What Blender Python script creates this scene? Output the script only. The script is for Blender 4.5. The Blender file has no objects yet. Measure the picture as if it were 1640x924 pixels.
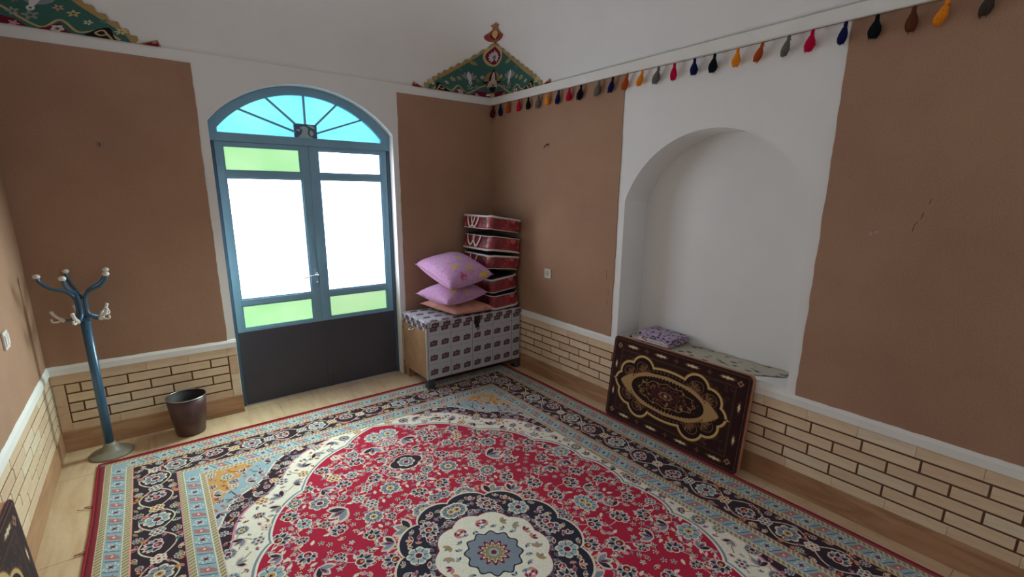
import bpy, bmesh, math, random
import numpy as np
from mathutils import Vector, Matrix
random.seed(7); RNG = np.random.default_rng(7)
SC = bpy.context.scene; COL = SC.collection
PI = math.pi

# ------------------------------------------------------------------ camera
def cam_matrix(rx, ry, rz, loc):
    c, s = math.cos, math.sin
    Rz = Matrix(((c(rz), -s(rz), 0), (s(rz), c(rz), 0), (0, 0, 1)))
    Rx = Matrix(((1, 0, 0), (0, c(rx), -s(rx)), (0, s(rx), c(rx))))
    Ry = Matrix(((c(ry), 0, s(ry)), (0, 1, 0), (-s(ry), 0, c(ry))))
    R = Rz @ Rx @ Ry
    X, Y, Z = R.col[0], R.col[1], R.col[2]
    M = Matrix(((X[0], Z[0], -Y[0], loc[0]), (X[1], Z[1], -Y[1], loc[1]), (X[2], Z[2], -Y[2], loc[2]), (0, 0, 0, 1)))
    return M
cd = bpy.data.cameras.new('camera'); cam = bpy.data.objects.new('camera', cd); COL.objects.link(cam)
cam.matrix_world = cam_matrix(-0.2281, -0.0099, -0.6558, (-2.6589, -3.8194, 1.6103))
cd.sensor_width = 36; cd.sensor_fit = 'HORIZONTAL'
cd.lens = 758.46/1640*36
cd.shift_x = (820-824.404)/1640; cd.shift_y = (484.553-462)/1640
cd.clip_start = 0.02
SC.camera = cam

# ------------------------------------------------------------------ world, exposure, light levels
w = bpy.data.worlds.new('sky'); SC.world = w; w.use_nodes = True
bg = w.node_tree.nodes['Background']; bg.inputs[0].default_value = (0.55, 0.68, 0.9, 1); bg.inputs[1].default_value = 1.0
SC.view_settings.view_transform = 'Standard'; SC.view_settings.look = 'None'
SC.view_settings.exposure = 0.0; SC.view_settings.gamma = 1.0
try: SC.view_settings.use_curve_mapping = False
except Exception: pass
DOOR_WHITE = 7.2      # daylight through the frosted door panes
ADDED_WINDOW_WHITE = 4.6    # glow of the added window, fill light from out of view

# added spot inside the door stands in for sunlight through the panes, aimed down-left
ld = bpy.data.lights.new('added_door_spot', 'SPOT'); ld.energy = 150; ld.color = (0.80, 1.0, 0.94); ld.spot_size = math.radians(125); ld.spot_blend = 1.0; ld.shadow_soft_size = 0.30
lo = bpy.data.objects.new('added_door_spot', ld); COL.objects.link(lo); lo.location = (-1.62, -0.05, 1.30)
lo.rotation_euler = (Vector((-3.0, -1.35, 0.25))-Vector(lo.location)).to_track_quat('-Z', 'Y').to_euler()

# room size
W, LEN = 3.26, 5.2
ZL, ZP, ZQ, ZB, ZC = 2.45, 2.384, 0.5608, 0.504, 0.133
XD0, XD1, SPR, APX = -2.262, -0.988, 2.055, 2.345
NY0, NY1, NSPR, NAPX, NSILL, ND = -1.61, -2.81, 1.56, 1.985, 0.58, 0.25

# ------------------------------------------------------------------ helpers
def s2l(c):
    return tuple(((x/12.92) if x <= 0.04045 else ((x+0.055)/1.055)**2.4) for x in [v/255. for v in c[:3]])
def rgba(c): return s2l(c)+(1,)

def newmat(name):
    m = bpy.data.materials.new(name); m.use_nodes = True
    nt = m.node_tree; b = nt.nodes['Principled BSDF']
    return m, nt, b
def node(nt, t, **kw):
    n = nt.nodes.new(t)
    for k, v in kw.items():
        if k in n.inputs: n.inputs[k].default_value = v
        else: setattr(n, k, v)
    return n
def coords(nt, kind='Object', scale=None, rot=None):
    tc = node(nt, 'ShaderNodeTexCoord'); out = tc.outputs[kind]
    if scale is not None or rot is not None:
        mp = node(nt, 'ShaderNodeMapping'); nt.links.new(out, mp.inputs[0])
        if scale is not None: mp.inputs['Scale'].default_value = scale
        if rot is not None: mp.inputs['Rotation'].default_value = rot
        out = mp.outputs[0]
    return out
def ramp(nt, fac, stops, interp='LINEAR'):
    r = nt.nodes.new('ShaderNodeValToRGB'); r.color_ramp.interpolation = interp
    while len(r.color_ramp.elements) < len(stops): r.color_ramp.elements.new(0.5)
    for e, (p, c) in zip(r.color_ramp.elements, stops):
        e.position = p; e.color = c if len(c) == 4 else tuple(c)+(1,)
    nt.links.new(fac, r.inputs[0]); return r.outputs[0]
def noise(nt, vec, scale, detail=4, rough=0.55, dist=0):
    n = nt.nodes.new('ShaderNodeTexNoise'); n.inputs['Scale'].default_value = scale
    n.inputs['Detail'].default_value = detail; n.inputs['Roughness'].default_value = rough
    n.inputs['Distortion'].default_value = dist
    nt.links.new(vec, n.inputs['Vector']); return n.outputs['Fac']
def bump(nt, b, h, strength=0.3, dist=0.01):
    n = nt.nodes.new('ShaderNodeBump'); n.inputs['Strength'].default_value = strength
    n.inputs['Distance'].default_value = dist
    nt.links.new(h, n.inputs['Height']); nt.links.new(n.outputs[0], b.inputs['Normal'])
def mixc(nt, fac, a, b_, mode='MIX'):
    m = nt.nodes.new('ShaderNodeMix'); m.data_type = 'RGBA'; m.blend_type = mode
    for inp, v in ((m.inputs[0], fac), (m.inputs[6], a), (m.inputs[7], b_)):
        if isinstance(v, (int, float)): inp.default_value = v
        elif isinstance(v, tuple): inp.default_value = v if len(v) == 4 else v+(1,)
        else: nt.links.new(v, inp)
    return m.outputs[2]

def simple(name, c, rough=0.6, metal=0.0, var=0.08, vscale=8, bs=0.0, bscale=60, coat=0.0, spec=0.5):
    """a paint-like material: colour with a faint noise of its own plus a fine bump"""
    m, nt, b = newmat(name); v = coords(nt)
    c1 = s2l(c); lo = tuple(x*(1-var) for x in c1); hi = tuple(min(1, x*(1+var)) for x in c1)
    nt.links.new(ramp(nt, noise(nt, v, vscale), [(0.3, lo), (0.7, hi)]), b.inputs['Base Color'])
    b.inputs['Roughness'].default_value = rough; b.inputs['Metallic'].default_value = metal
    b.inputs['Coat Weight'].default_value = coat; b.inputs['Specular IOR Level'].default_value = spec
    if bs: bump(nt, b, noise(nt, v, bscale, 3), bs, 0.004)
    return m

M = {}
M['plaster'] = simple('white_plaster', (236, 235, 233), 0.75, var=0.025, vscale=2.5, bs=0.07, bscale=14, spec=0.25)
M['ceiling'] = simple('ceiling_plaster', (226, 224, 221), 0.8, var=0.02, vscale=1.8, bs=0.08, bscale=8, spec=0.2)
M['trim'] = simple('trim_plaster', (236, 234, 229), 0.65, var=0.03, vscale=6, bs=0.15, bscale=30, spec=0.3)

def mud():
    m, nt, b = newmat('mud_plaster'); v = coords(nt)
    big = ramp(nt, noise(nt, v, 1.6, 5, 0.6), [(0.3, s2l((166, 130, 107))), (0.7, s2l((180, 143, 118)))])
    fine = noise(nt, v, 170, 3, 0.7)
    sp = ramp(nt, fine, [(0.25, (0.80, 0.80, 0.80)), (0.75, (1.1, 1.1, 1.1))])
    nt.links.new(mixc(nt, 1.0, big, sp, 'MULTIPLY'), b.inputs['Base Color'])
    b.inputs['Roughness'].default_value = 0.9; b.inputs['Specular IOR Level'].default_value = 0.2
    add = nt.nodes.new('ShaderNodeMath'); add.operation = 'ADD'
    nt.links.new(fine, add.inputs[0]); nt.links.new(noise(nt, v, 18, 3), add.inputs[1])
    bump(nt, b, add.outputs[0], 0.35, 0.004); return m
M['mud'] = mud()

def brickm():
    m, nt, b = newmat('pale_brick'); v = coords(nt, 'Generated', (3, 3, 1))
    oi = nt.nodes.new('ShaderNodeObjectInfo')
    base = ramp(nt, oi.outputs['Random'], [(0, s2l((228, 202, 168))), (0.35, s2l((236, 214, 182))), (0.7, s2l((220, 190, 158))), (1, s2l((238, 224, 198)))])
    vo = coords(nt, 'Object', (6, 6, 30))
    ve = ramp(nt, noise(nt, vo, 1.2, 4, 0.6, 0.6), [(0.3, (0.86, 0.82, 0.76)), (0.6, (1.0, 1.0, 1.0))])
    nt.links.new(mixc(nt, 0.8, base, ve, 'MULTIPLY'), b.inputs['Base Color'])
    b.inputs['Roughness'].default_value = 0.45; b.inputs['Specular IOR Level'].default_value = 0.3
    bump(nt, b, noise(nt, coords(nt), 60, 3), 0.12, 0.003); return m
M['brick'] = brickm()
M['mortar'] = simple('brown_mortar', (104, 74, 54), 0.85, var=0.12, vscale=20, bs=0.2, bscale=120)

def veined(name, a, c, d, rough, sc):
    m, nt, b = newmat(name); v = coords(nt, 'Object', sc)
    f = noise(nt, v, 1.4, 6, 0.62, 1.2)
    nt.links.new(ramp(nt, f, [(0.28, s2l(a)), (0.5, s2l(c)), (0.72, s2l(d))]), b.inputs['Base Color'])
    b.inputs['Roughness'].default_value = rough; b.inputs['Specular IOR Level'].default_value = 0.4
    return m
M['baseboard_y'] = veined('baseboard_stone_side', (150, 108, 78), (178, 136, 102), (196, 156, 120), 0.35, (10, 1.4, 12))
M['baseboard_x'] = veined('baseboard_stone_back', (150, 108, 78), (182, 142, 108), (200, 162, 126), 0.35, (1.4, 10, 12))
M['tile'] = veined('floor_tile_stone', (196, 164, 128), (212, 184, 148), (222, 198, 164), 0.30, (9, 1.8, 1))
M['grout'] = simple('pale_grout', (214, 200, 178), 0.8)
M['black'] = simple('black_rubber', (22, 22, 24), 0.6)

def emis(name, c1, c2, strength, scale=1.2):
    """frosted pane, bright with the daylight behind it"""
    m, nt, b = newmat(name); v = coords(nt)
    f = noise(nt, v, scale, 2, 0.5, 0.3)
    colr = ramp(nt, f, [(0.3, s2l(c1)), (0.7, s2l(c2))])
    b.inputs['Base Color'].default_value = rgba(c1); b.inputs['Roughness'].default_value = 0.25
    nt.links.new(colr, b.inputs['Emission Color']); b.inputs['Emission Strength'].default_value = strength
    return m
M['pane_white'] = emis('frosted_glass', (232, 240, 252), (246, 248, 255), DOOR_WHITE, 1.6)
M['pane_green'] = emis('green_glass', (150, 220, 148), (190, 238, 184), 0.95, 3)
M['pane_greenpale'] = emis('pale_green_glass', (166, 218, 158), (196, 226, 184), 0.95, 3)
M['pane_blue'] = emis('blue_glass', (108, 214, 255), (146, 250, 255), 1.05, 2.2)
M['added_window_glass'] = emis('added_window_glass', (236, 244, 255), (244, 248, 255), ADDED_WINDOW_WHITE, 1.0)
M['frame'] = simple('glare_blue_door_paint', (128, 172, 196), 0.45, var=0.05, spec=0.4)  # bluish lens glare over the dark frame is put into this colour
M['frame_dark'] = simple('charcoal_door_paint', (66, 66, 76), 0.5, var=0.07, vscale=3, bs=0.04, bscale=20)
M['jamb'] = simple('glare_blue_jamb_paint', (66, 92, 114), 0.5)  # dark jamb paint with some of the blue glare mixed into its colour
M['chrome'] = simple('brushed_chrome', (200, 202, 205), 0.25, 1.0, var=0.02)

class MB:
    """collects verts and faces; build() links them as ONE mesh object"""
    def __init__(s): s.v = []; s.f = []; s.uv = None; s.sm = []
    def add(s, vs, fs, smooth=False):
        o = len(s.v); s.v += [tuple(p) for p in vs]; s.f += [tuple(i+o for i in f) for f in fs]; s.sm += [smooth]*len(fs); return s
    def box(s, x0, x1, y0, y1, z0, z1):
        x0, x1 = min(x0, x1), max(x0, x1); y0, y1 = min(y0, y1), max(y0, y1); z0, z1 = min(z0, z1), max(z0, z1)
        v = [(x0,y0,z0),(x1,y0,z0),(x1,y1,z0),(x0,y1,z0),(x0,y0,z1),(x1,y0,z1),(x1,y1,z1),(x0,y1,z1)]
        return s.add(v, [(0,3,2,1),(4,5,6,7),(0,1,5,4),(1,2,6,5),(2,3,7,6),(3,0,4,7)])
    def prism(s, poly, a, b, axis):
        """extrude a 2-D outline from a to b along axis ('y': outline is x,z; 'x': outline is y,z; 'z': x,y)"""
        f = {'y': lambda p, t: (p[0], t, p[1]), 'x': lambda p, t: (t, p[0], p[1]), 'z': lambda p, t: (p[0], p[1], t)}[axis]
        n = len(poly); v = [f(p, a) for p in poly]+[f(p, b) for p in poly]
        fs = [tuple(range(n)), tuple(range(2*n-1, n-1, -1))]+[(i, i+n, (i+1) % n+n, (i+1) % n) for i in range(n)]
        return s.add(v, fs)
    def tube(s, pts, r, n=8, cap=True):
        pts = [Vector(p) for p in pts]; rs = r if isinstance(r, (list, tuple)) else [r]*len(pts)
        v = []; prev = None
        for i, p in enumerate(pts):
            t = (pts[min(i+1, len(pts)-1)]-pts[max(i-1, 0)])
            if t.length < 1e-9: t = Vector((0, 0, 1))
            t.normalize()
            if prev is None:
                u = t.orthogonal().normalized()
            else:
                u = (prev-t*prev.dot(t));
                if u.length < 1e-6: u = t.orthogonal()
                u.normalize()
            prev = u; w_ = t.cross(u)
            for k in range(n):
                a = 2*PI*k/n; v.append(p+(u*math.cos(a)+w_*math.sin(a))*rs[i])
        fs = []
        for i in range(len(pts)-1):
            for k in range(n): fs.append((i*n+k, i*n+(k+1) % n, (i+1)*n+(k+1) % n, (i+1)*n+k))
        s.add(v, fs, True)
        if cap:
            o = len(s.v)-len(v); s.f += [tuple(o+k for k in range(n-1, -1, -1)), tuple(o+(len(pts)-1)*n+k for k in range(n))]; s.sm += [False, False]
        return s
    def lathe(s, prof, c=(0, 0, 0), n=24, smooth=True, axis='z'):
        v = []
        for r, z in prof:
            for k in range(n):
                a = 2*PI*k/n; p = (r*math.cos(a), r*math.sin(a), z)
                if axis == 'y': p = (p[0], p[2], p[1])
                if axis == 'x': p = (p[2], p[0], p[1])
                v.append((p[0]+c[0], p[1]+c[1], p[2]+c[2]))
        fs = []
        for i in range(len(prof)-1):
            for k in range(n): fs.append((i*n+k, i*n+(k+1) % n, (i+1)*n+(k+1) % n, (i+1)*n+k))
        fs += [tuple(range(n-1, -1, -1)), tuple((len(prof)-1)*n+k for k in range(n))]
        return s.add(v, fs, smooth)
    def xf(s, mat):
        s.v = [tuple(mat @ Vector(p)) for p in s.v]; return s
    def build(s, name, mat, parent=None, bevel=0, loc=None, fix=True, merge=False):
        me = bpy.data.meshes.new(name); me.from_pydata(s.v, [], s.f); me.update()
        for p, sm in zip(me.polygons, s.sm): p.use_smooth = sm
        if fix:
            bm = bmesh.new(); bm.from_mesh(me)
            if merge: bmesh.ops.remove_doubles(bm, verts=bm.verts, dist=1e-5)
            bmesh.ops.recalc_face_normals(bm, faces=bm.faces); bm.to_mesh(me); bm.free()
        if s.uv is not None:
            l = me.uv_layers.new(name='UVMap'); 
            for lp in me.loops: l.data[lp.index].uv = s.uv[lp.vertex_index]
        me.materials.append(mat)
        o = bpy.data.objects.new(name, me); COL.objects.link(o)
        if loc: o.location = loc
        if parent: o.parent = parent
        if bevel:
            b = o.modifiers.new('bevel', 'BEVEL'); b.width = bevel; b.segments = 2; b.limit_method = 'ANGLE'; b.angle_limit = 0.6
        return o
def empty(name, loc=(0, 0, 0), rz=0):
    o = bpy.data.objects.new(name, None); COL.objects.link(o); o.location = loc; o.rotation_euler = (0, 0, rz); o.empty_display_size = 0.1
    return o
def tag(o, label, cat, group=None):
    o['label'] = label; o['category'] = cat
    if group: o['group'] = group
    return o
def struct(o, label=None, cat=None):
    o['kind'] = 'structure'
    if label: o['label'] = label
    if cat: o['category'] = cat
    return o
def arcpts(u0, u1, zs, za, n=28):
    """points of a flat arch from (u0,zs) over the apex za to (u1,zs)"""
    h = abs(u1-u0)/2; c = (u0+u1)/2; rise = za-zs; R = (h*h+rise*rise)/(2*rise); a = math.asin(min(1, h/R)); zc = za-R
    sg = 1 if u1 > u0 else -1
    return [(c+sg*R*math.sin(-a+2*a*i/n), zc+R*math.cos(-a+2*a*i/n)) for i in range(n+1)]

# ------------------------------------------------------------------ room shell
fl = struct(MB().box(-W-0.3, 0.4, -LEN-0.3, 0.3, -0.12, -0.004).build('floor', M['grout']), 'pale stone tiled floor of the whole room', 'floor')
# floor tiles, each a part (0.8 x 0.8 m, joints as in front of the door)
tile_mesh = {}
ys = [0.13, -0.40, -1.20, -2.0, -2.8, -3.6, -4.4, -5.2]; xs = [-3.26, -2.835, -2.035, -1.235, -0.435, 0.0]
for i in range(len(xs)-1):
    for j in range(len(ys)-1):
        x0, x1, y0, y1 = xs[i], xs[i+1], ys[j+1], ys[j]
        if y1 > 0: y1 = 0.0 if (x1 < XD0 or x0 > XD1) else 0.0
        mb = MB().box(x0+0.0012, x1-0.0012, y0+0.0012, y1-0.0012, -0.004, 0.0)
        mb.build('floor_tile', M['tile'], fl)
MB().box(XD0, XD1, 0.0012, 0.25, -0.004, 0.0).build('floor_tile', M['tile'], fl)

wb = MB()
wb.box(-W-0.3, XD0, 0, 0.25, 0, ZL); wb.box(XD1, 0.0, 0, 0.25, 0, ZL)
wb.prism(arcpts(XD0, XD1, SPR, APX)+[(XD1, ZL), (XD0, ZL)], 0, 0.25, 'y')
wall_back = struct(wb.build('wall_back', M['plaster']), 'white plaster end wall with the arched door', 'wall')
wr = MB()
wr.box(0, 0.4, 0.25, NY0, 0, ZL)
WY0, WY1, WZ0, WZ1 = -3.98, -4.98, 0.80, 2.20      # opening in the right wall for the added window, out of view
wr.box(0, 0.4, NY1, WY0, 0, ZL); wr.box(0, 0.4, WY1, -LEN-0.3, 0, ZL)
wr.box(0, 0.4, WY0, WY1, 0, WZ0); wr.box(0, 0.4, WY0, WY1, WZ1, ZL)
wr.box(0, 0.4, NY0, NY1, 0, NSILL); wr.box(ND, 0.4, NY0, NY1, NSILL, ZL)
wr.prism(arcpts(NY0, NY1, NSPR, NAPX, 36)+[(NY1, ZL), (NY0, ZL)], 0, 0.4, 'x')
wall_right = struct(wr.build('wall_right', M['plaster']), 'white plaster long wall with the arched niche', 'wall')
wall_left = struct(MB().box(-W-0.3, -W, 0.0, -LEN-0.3, 0, ZL).build('wall_left', M['plaster']), 'white plaster wall on the left edge of the picture', 'wall')
wall_front = struct(MB().box(-W, 0, -LEN, -LEN-0.3, 0, ZL).build('wall_front', M['plaster']), 'plain wall behind the photographer', 'wall')

# vaulted ceiling: walls curve inward, the corners fill in as pendentives
HD = 1.35
def ceilP(bx, by, t, off=0.0):
    a, b = W/2, LEN/2
    n = min(2+0.55/max(t, 1e-4), 400)
    ax, ay = abs(bx)/a, abs(by)/b; m = max(ax, ay)
    r = m*((ax/m)**n+(ay/m)**n)**(1/n)
    s = max(math.cos(t*PI/2), 0)**0.8-off
    return (-a+bx/r*s, -b+by/r*s, ZL+HD*math.sin(t*PI/2)-off*0.5)
def perim(s):
    """s measured from the right back corner: negative along the back wall, positive along the right wall; continues around"""
    a, b = W/2, LEN/2; P = 2*(W+LEN); s = s % P
    if s < LEN: return (a, b-s)
    s -= LEN
    if s < W: return (a-s, -b)
    s -= W
    if s < LEN: return (-a, -b+s)
    s -= LEN
    return (-a+s, b)
cm = MB(); NT = 26; NU = 170; P_ = 2*(W+LEN)
for j in range(NT+1):
    t = (j/NT)**1.3*0.985
    for i in range(NU): cm.v.append(ceilP(*perim(P_*i/NU), t))
cm.f = [(j*NU+i, j*NU+(i+1) % NU, (j+1)*NU+(i+1) % NU, (j+1)*NU+i) for j in range(NT) for i in range(NU)]+[tuple(NT*NU+i for i in range(NU))]
cm.sm = [True]*len(cm.f)
ceiling = struct(cm.build('ceiling', M['plaster']), 'white vaulted ceiling curving in above the ledge', 'ceiling')
so = ceiling.modifiers.new('thick', 'SOLIDIFY'); so.thickness = 0.12; so.offset = 1
# ledge running round the room under the vault
def ledge(name, mb): return struct(mb.build(name, M['trim'], bevel=0.006), 'white plaster ledge under the vault', 'trim')
ledge('trim_1', MB().box(-0.020, 0, 0.0, -LEN, ZP, ZL)); ledge('trim_2', MB().box(-W, -W+0.016, -0.0, -LEN, ZP, ZL))

# mud-plaster panels with uneven edges
def panel(parent, wall, u0, u1, z0, z1, th=0.006, ragbottom=True):
    u0, u1 = min(u0, u1), max(u0, u1); pts = []
    def edge(a, b, amp):
        n = max(2, int(math.dist(a, b)/0.03))
        dx, dz = (b[0]-a[0])/math.dist(a, b), (b[1]-a[1])/math.dist(a, b); off = 0
        for i in range(n):
            off = off*0.6+random.uniform(-amp, amp)
            k = 0 if i == 0 else 1
            pts.append((a[0]+(b[0]-a[0])*i/n-dz*off*k, a[1]+(b[1]-a[1])*i/n+dx*off*k))
    edge((u0, z0), (u1, z0), 0.0028); edge((u1, z0), (u1, z1), 0.0022); edge((u1, z1), (u0, z1), 0.0004); edge((u0, z1), (u0, z0), 0.0022)
    ax, a, b = {'back': ('y', 0, -th), 'right': ('x', 0, -th), 'left': ('x', -W, -W+th)}[wall]
    return MB().prism(pts, a, b, ax).build('plaster_panel', M['mud'], parent)
for a, b in ((-W, -2.315), (-0.939, 0.0)): panel(wall_back, 'back', a, b, ZQ, ZP)
for a, b in ((0, -1.553), (-2.858, -3.94)): panel(wall_right, 'right', a, b, ZQ, ZP)
for a, b in ((0, -1.553), (-2.858, -LEN)): panel(wall_left, 'left', a, b, ZQ, ZP)

# lower white strip (a soft plaster bead above the brick)
def bead(wall, u0, u1):
    n = max(2, int(abs(u1-u0)/0.04)); v = []; f = []
    for i in range(n+1):
        u = u0+(u1-u0)*i/n; j = random.uniform(-0.002, 0.002)
        for d, z in ((0, ZQ+j+0.003), (0.007, ZQ+j), (0.0145, ZQ-0.018), (0.016, ZB+0.004), (0.0135, ZB), (0, ZB)):
            v.append({'back': (u, -d, z), 'right': (-d, u, z), 'left': (-W+d, u, z)}[wall])
    for i in range(n):
        for k in range(5): f.append((i*6+k, i*6+k+1, (i+1)*6+k+1, (i+1)*6+k))
    f += [tuple(range(6)), tuple(n*6+k for k in range(5, -1, -1))]
    return MB().add(v, f)
for i, (wl, u0, u1) in enumerate((('back', -W, XD0), ('back', XD1, 0), ('right', 0, -LEN), ('left', 0, -LEN))):
    struct(bead(wl, u0, u1).build('trim_%d' % (i+3), M['trim']), 'white plaster strip above the brick dado', 'trim')

# brick dado: every brick a part of its wall
PROUD = 0.0075
brick_cache = {}
def brick(parent, wall, u0, u1, z0, z1, proud=PROUD, gap=0.0):
    u0, u1 = min(u0, u1)+gap, max(u0, u1)-gap; L, H = round(u1-u0, 4), round(z1-z0, 4)
    if L < 0.004: return
    key = (wall, L, H, proud)
    if key not in brick_cache:
        mb = MB(); c = 0.0022; p = proud
        if wall == 'back': mb.box(-L/2, L/2, -p, 0, -H/2, H/2)
        elif wall == 'right': mb.box(-p, 0, -L/2, L/2, -H/2, H/2)
        else: mb.box(0, p, -L/2, L/2, -H/2, H/2)
        # chamfer the front rim
        def sh(q):
            x, y, z = q
            d = -y if wall == 'back' else abs(x)
            return q
        me = bpy.data.meshes.new('brick'); me.from_pydata(mb.v, [], mb.f)
        bm = bmesh.new(); bm.from_mesh(me)
        fr = [e for e in bm.edges if all(abs((v.co.y if wall == 'back' else v.co.x)) > p*0.5 for v in e.verts)]
        bmesh.ops.bevel(bm, geom=fr, offset=min(c, L/5), segments=1, affect='EDGES'); bmesh.ops.recalc_face_normals(bm, faces=bm.faces)
        bm.to_mesh(me); bm.free(); me.materials.append(M['brick']); brick_cache[key] = me
    o = bpy.data.objects.new('brick', brick_cache[key]); COL.objects.link(o); o.parent = parent
    j = random.uniform(-0.0012, 0.0006)
    c = (u0+u1)/2; z = (z0+z1)/2
    o.location = {'back': (c, -j, z), 'right': (-j, c, z), 'left': (-W+j, c, z)}[wall]
    return o
GZ = [0.190, 0.253, 0.3155, 0.378, 0.441]; G = 0.0050       # groove heights and half width
def mortar(parent, wall, u0, u1, z0, z1):
    d = 0.003; mb = MB()
    {'back': lambda: mb.box(u0, u1, -d, 0, z0, z1), 'right': lambda: mb.box(-d, 0, u0, u1, z0, z1), 'left': lambda: mb.box(-W, -W+d, u0, u1, z0, z1)}[wall]()
    mb.build('mortar', M['mortar'], parent)
def bond(parent, wall, ua, ub, ph_odd, ph_even, mod=0.2293, cap_ph=0.05):
    """ua < ub; four grooved rows and plain top and bottom courses"""
    mortar(parent, wall, ua, ub, ZC, ZB)
    for r in range(4):
        z0, z1 = GZ[r]+G, GZ[r+1]-G
        ph = ph_even if r in (0, 2) else ph_odd       # r=0 is the lowest grooved row
        k0 = math.floor((ua-ph)/mod); u = ph+k0*mod
        while u < ub:
            a, b = max(u+0.0045, ua), min(u+mod-0.0045, ub)
            if b-a > 0.01: brick(parent, wall, a, b, z0, z1)
            u += mod
    for z0, z1, ph in ((GZ[4]+G, ZB, cap_ph), (ZC, GZ[0]-G, cap_ph+0.07)):
        k0 = math.floor((ua-ph)/mod); u = ph+k0*mod
        while u < ub:
            a, b = max(u, ua), min(u+mod, ub)
            if b-a > 0.004: brick(parent, wall, a, b, z0, z1, gap=0.0003)
            u += mod
# rows from the bottom: r0 (R4), r1 (R3), r2 (R2), r3 (R1)
bond(wall_right, 'right', -LEN, -0.0, -1.352, -1.2335)
bond(wall_left, 'left', -LEN, -0.0, -1.075, -0.95)
# back wall left of the door: grooved frame with upright end stones
def framed(u0, u1, g0, g1, podd, peven):
    mortar(wall_back, 'back', u0, u1, ZC, ZB)
    for r in range(4):
        z0, z1 = GZ[r]+G, GZ[r+1]-G; ph = peven if r in (0, 2) else podd; mod = 0.2293
        u = ph+math.floor((g0-ph)/mod)*mod
        while u < g1:
            a, b = max(u+0.0045, g0+0.004), min(u+mod-0.0045, g1-0.004)
            if b-a > 0.01: brick(wall_back, 'back', a, b, z0, z1)
            u += mod
    for a, b in ((u0, g0-0.003), (g1+0.003, u1)):      # upright stones
        if b-a > 0.02:
            for z0, z1 in ((ZC, 0.30), (0.30, GZ[4]-0.001)): brick(wall_back, 'back', a+0.002, b, z0+0.0004, z1-0.0004)
    for z0, z1 in ((GZ[4]+G*0.6, ZB), (ZC, GZ[0]-G)):
        a0, b0 = (u0, u1) if z0 > 0.4 else (g0-0.003, g1+0.003)
        u = a0
        while u < b0-0.01:
            b = min(u+0.23, b0); brick(wall_back, 'back', u, b, z0, z1, gap=0.0003); u += 0.23
framed(-W+0.012, XD0-0.002, -3.19, -2.324, -2.891, -2.778)
framed(XD1+0.002, -0.012, -0.92, -0.075, -0.80, -0.68)

# stone baseboards
def bb(name, mb, mat): return struct(mb.build(name, mat, bevel=0.002), 'brown veined stone baseboard', 'baseboard')
bb('baseboard_back', MB().box(-W, XD0, -0.014, 0, 0, ZC).box(XD1, 0, -0.014, 0, 0, ZC), M['baseboard_x'])
bb('baseboard_right', MB().box(-0.014, 0, -0.014, -LEN, 0, ZC), M['baseboard_y'])
bb('baseboard_left', MB().box(-W, -W+0.014, -0.014, -LEN, 0, ZC), M['baseboard_y'])

# ------------------------------------------------------------------ arched double door
DY = 0.08
door = struct(empty('door_1', ((XD0+XD1)/2, DY, 0)), 'arched double door with blue fanlight and frosted and green panes', 'door')
def dbuild(mb, name, mat, parent=None, bevel=0.0):
    o = mb.build(name, mat, bevel=bevel); p = parent or door
    o.parent = p
    # keep world position: children are modelled in world coordinates
    base = Vector(door.location); o.location = -base if p is door else Vector((0, 0, 0))
    return o
X0, X1 = XD0+0.001, XD1-0.001
outer = arcpts(X0, X1, SPR-0.001, APX-0.001, 32); inner = arcpts(-2.206, -1.054, 2.02, 2.287, 32)
fr = MB()
n = len(outer)
v = [(x, DY, z) for x, z in outer]+[(x, DY, z) for x, z in inner]+[(x, DY+0.06, z) for x, z in outer]+[(x, DY+0.06, z) for x, z in inner]
f = []
for i in range(n-1):
    f += [(i, i+1, n+i+1, n+i), (2*n+i, 3*n+i, 3*n+i+1, 2*n+i+1), (i, 2*n+i, 2*n+i+1, i+1), (n+i, n+i+1, 3*n+i+1, 3*n+i)]
fr.add(v, f)
fr.prism([(X0, 1.985), (-2.206, 1.985), (-2.206, 2.02), (X0, SPR-0.001)], DY, DY+0.06, 'y'); fr.prism([(-1.054, 1.985), (X1, 1.985), (X1, SPR-0.001), (-1.054, 2.02)], DY, DY+0.06, 'y')
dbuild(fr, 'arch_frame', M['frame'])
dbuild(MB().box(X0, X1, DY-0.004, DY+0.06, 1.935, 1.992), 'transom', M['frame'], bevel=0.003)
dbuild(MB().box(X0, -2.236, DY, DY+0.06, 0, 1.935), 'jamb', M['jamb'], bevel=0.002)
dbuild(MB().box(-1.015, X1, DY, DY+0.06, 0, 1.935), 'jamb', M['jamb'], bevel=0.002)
# fanlight panes and glazing bars
def arcz(x):
    R = 0.756; c = -1.63; return 2.287-R+math.sqrt(max(0, R*R-(x-c)**2))
bars = [((-1.705, 2.031), (-2.055, 2.150)), ((-1.703, 2.088), (-1.881, 2.243)), ((-1.632, 2.089), (-1.630, 2.287)), ((-1.557, 2.090), (-1.397, 2.246)), ((-1.555, 2.031), (-1.211, 2.156))]
ang = lambda x, z: math.atan2(z-1.99, x+1.63)
ends = [(-2.206, 1.99)]+[b[1] for b in bars]+[(-1.054, 1.99)]; starts = [(-1.708, 1.99)]+[b[0] for b in bars]+[(-1.552, 1.99)]
for k in range(6):
    a, b = ends[k], ends[k+1]; seg = []
    for i in range(9):
        x = a[0]+(b[0]-a[0])*i/8; z = arcz(x)+0.006
        if k == 0 and i == 0: seg.append((x, 1.99)); 
        seg.append((x, z))
        if k == 5 and i == 8: seg.append((x, 1.99))
    poly = [starts[k]]+seg+[starts[k+1]]
    dbuild(MB().prism(poly, DY+0.028, DY+0.033, 'y'), 'fanlight_pane', M['pane_blue'])
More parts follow.
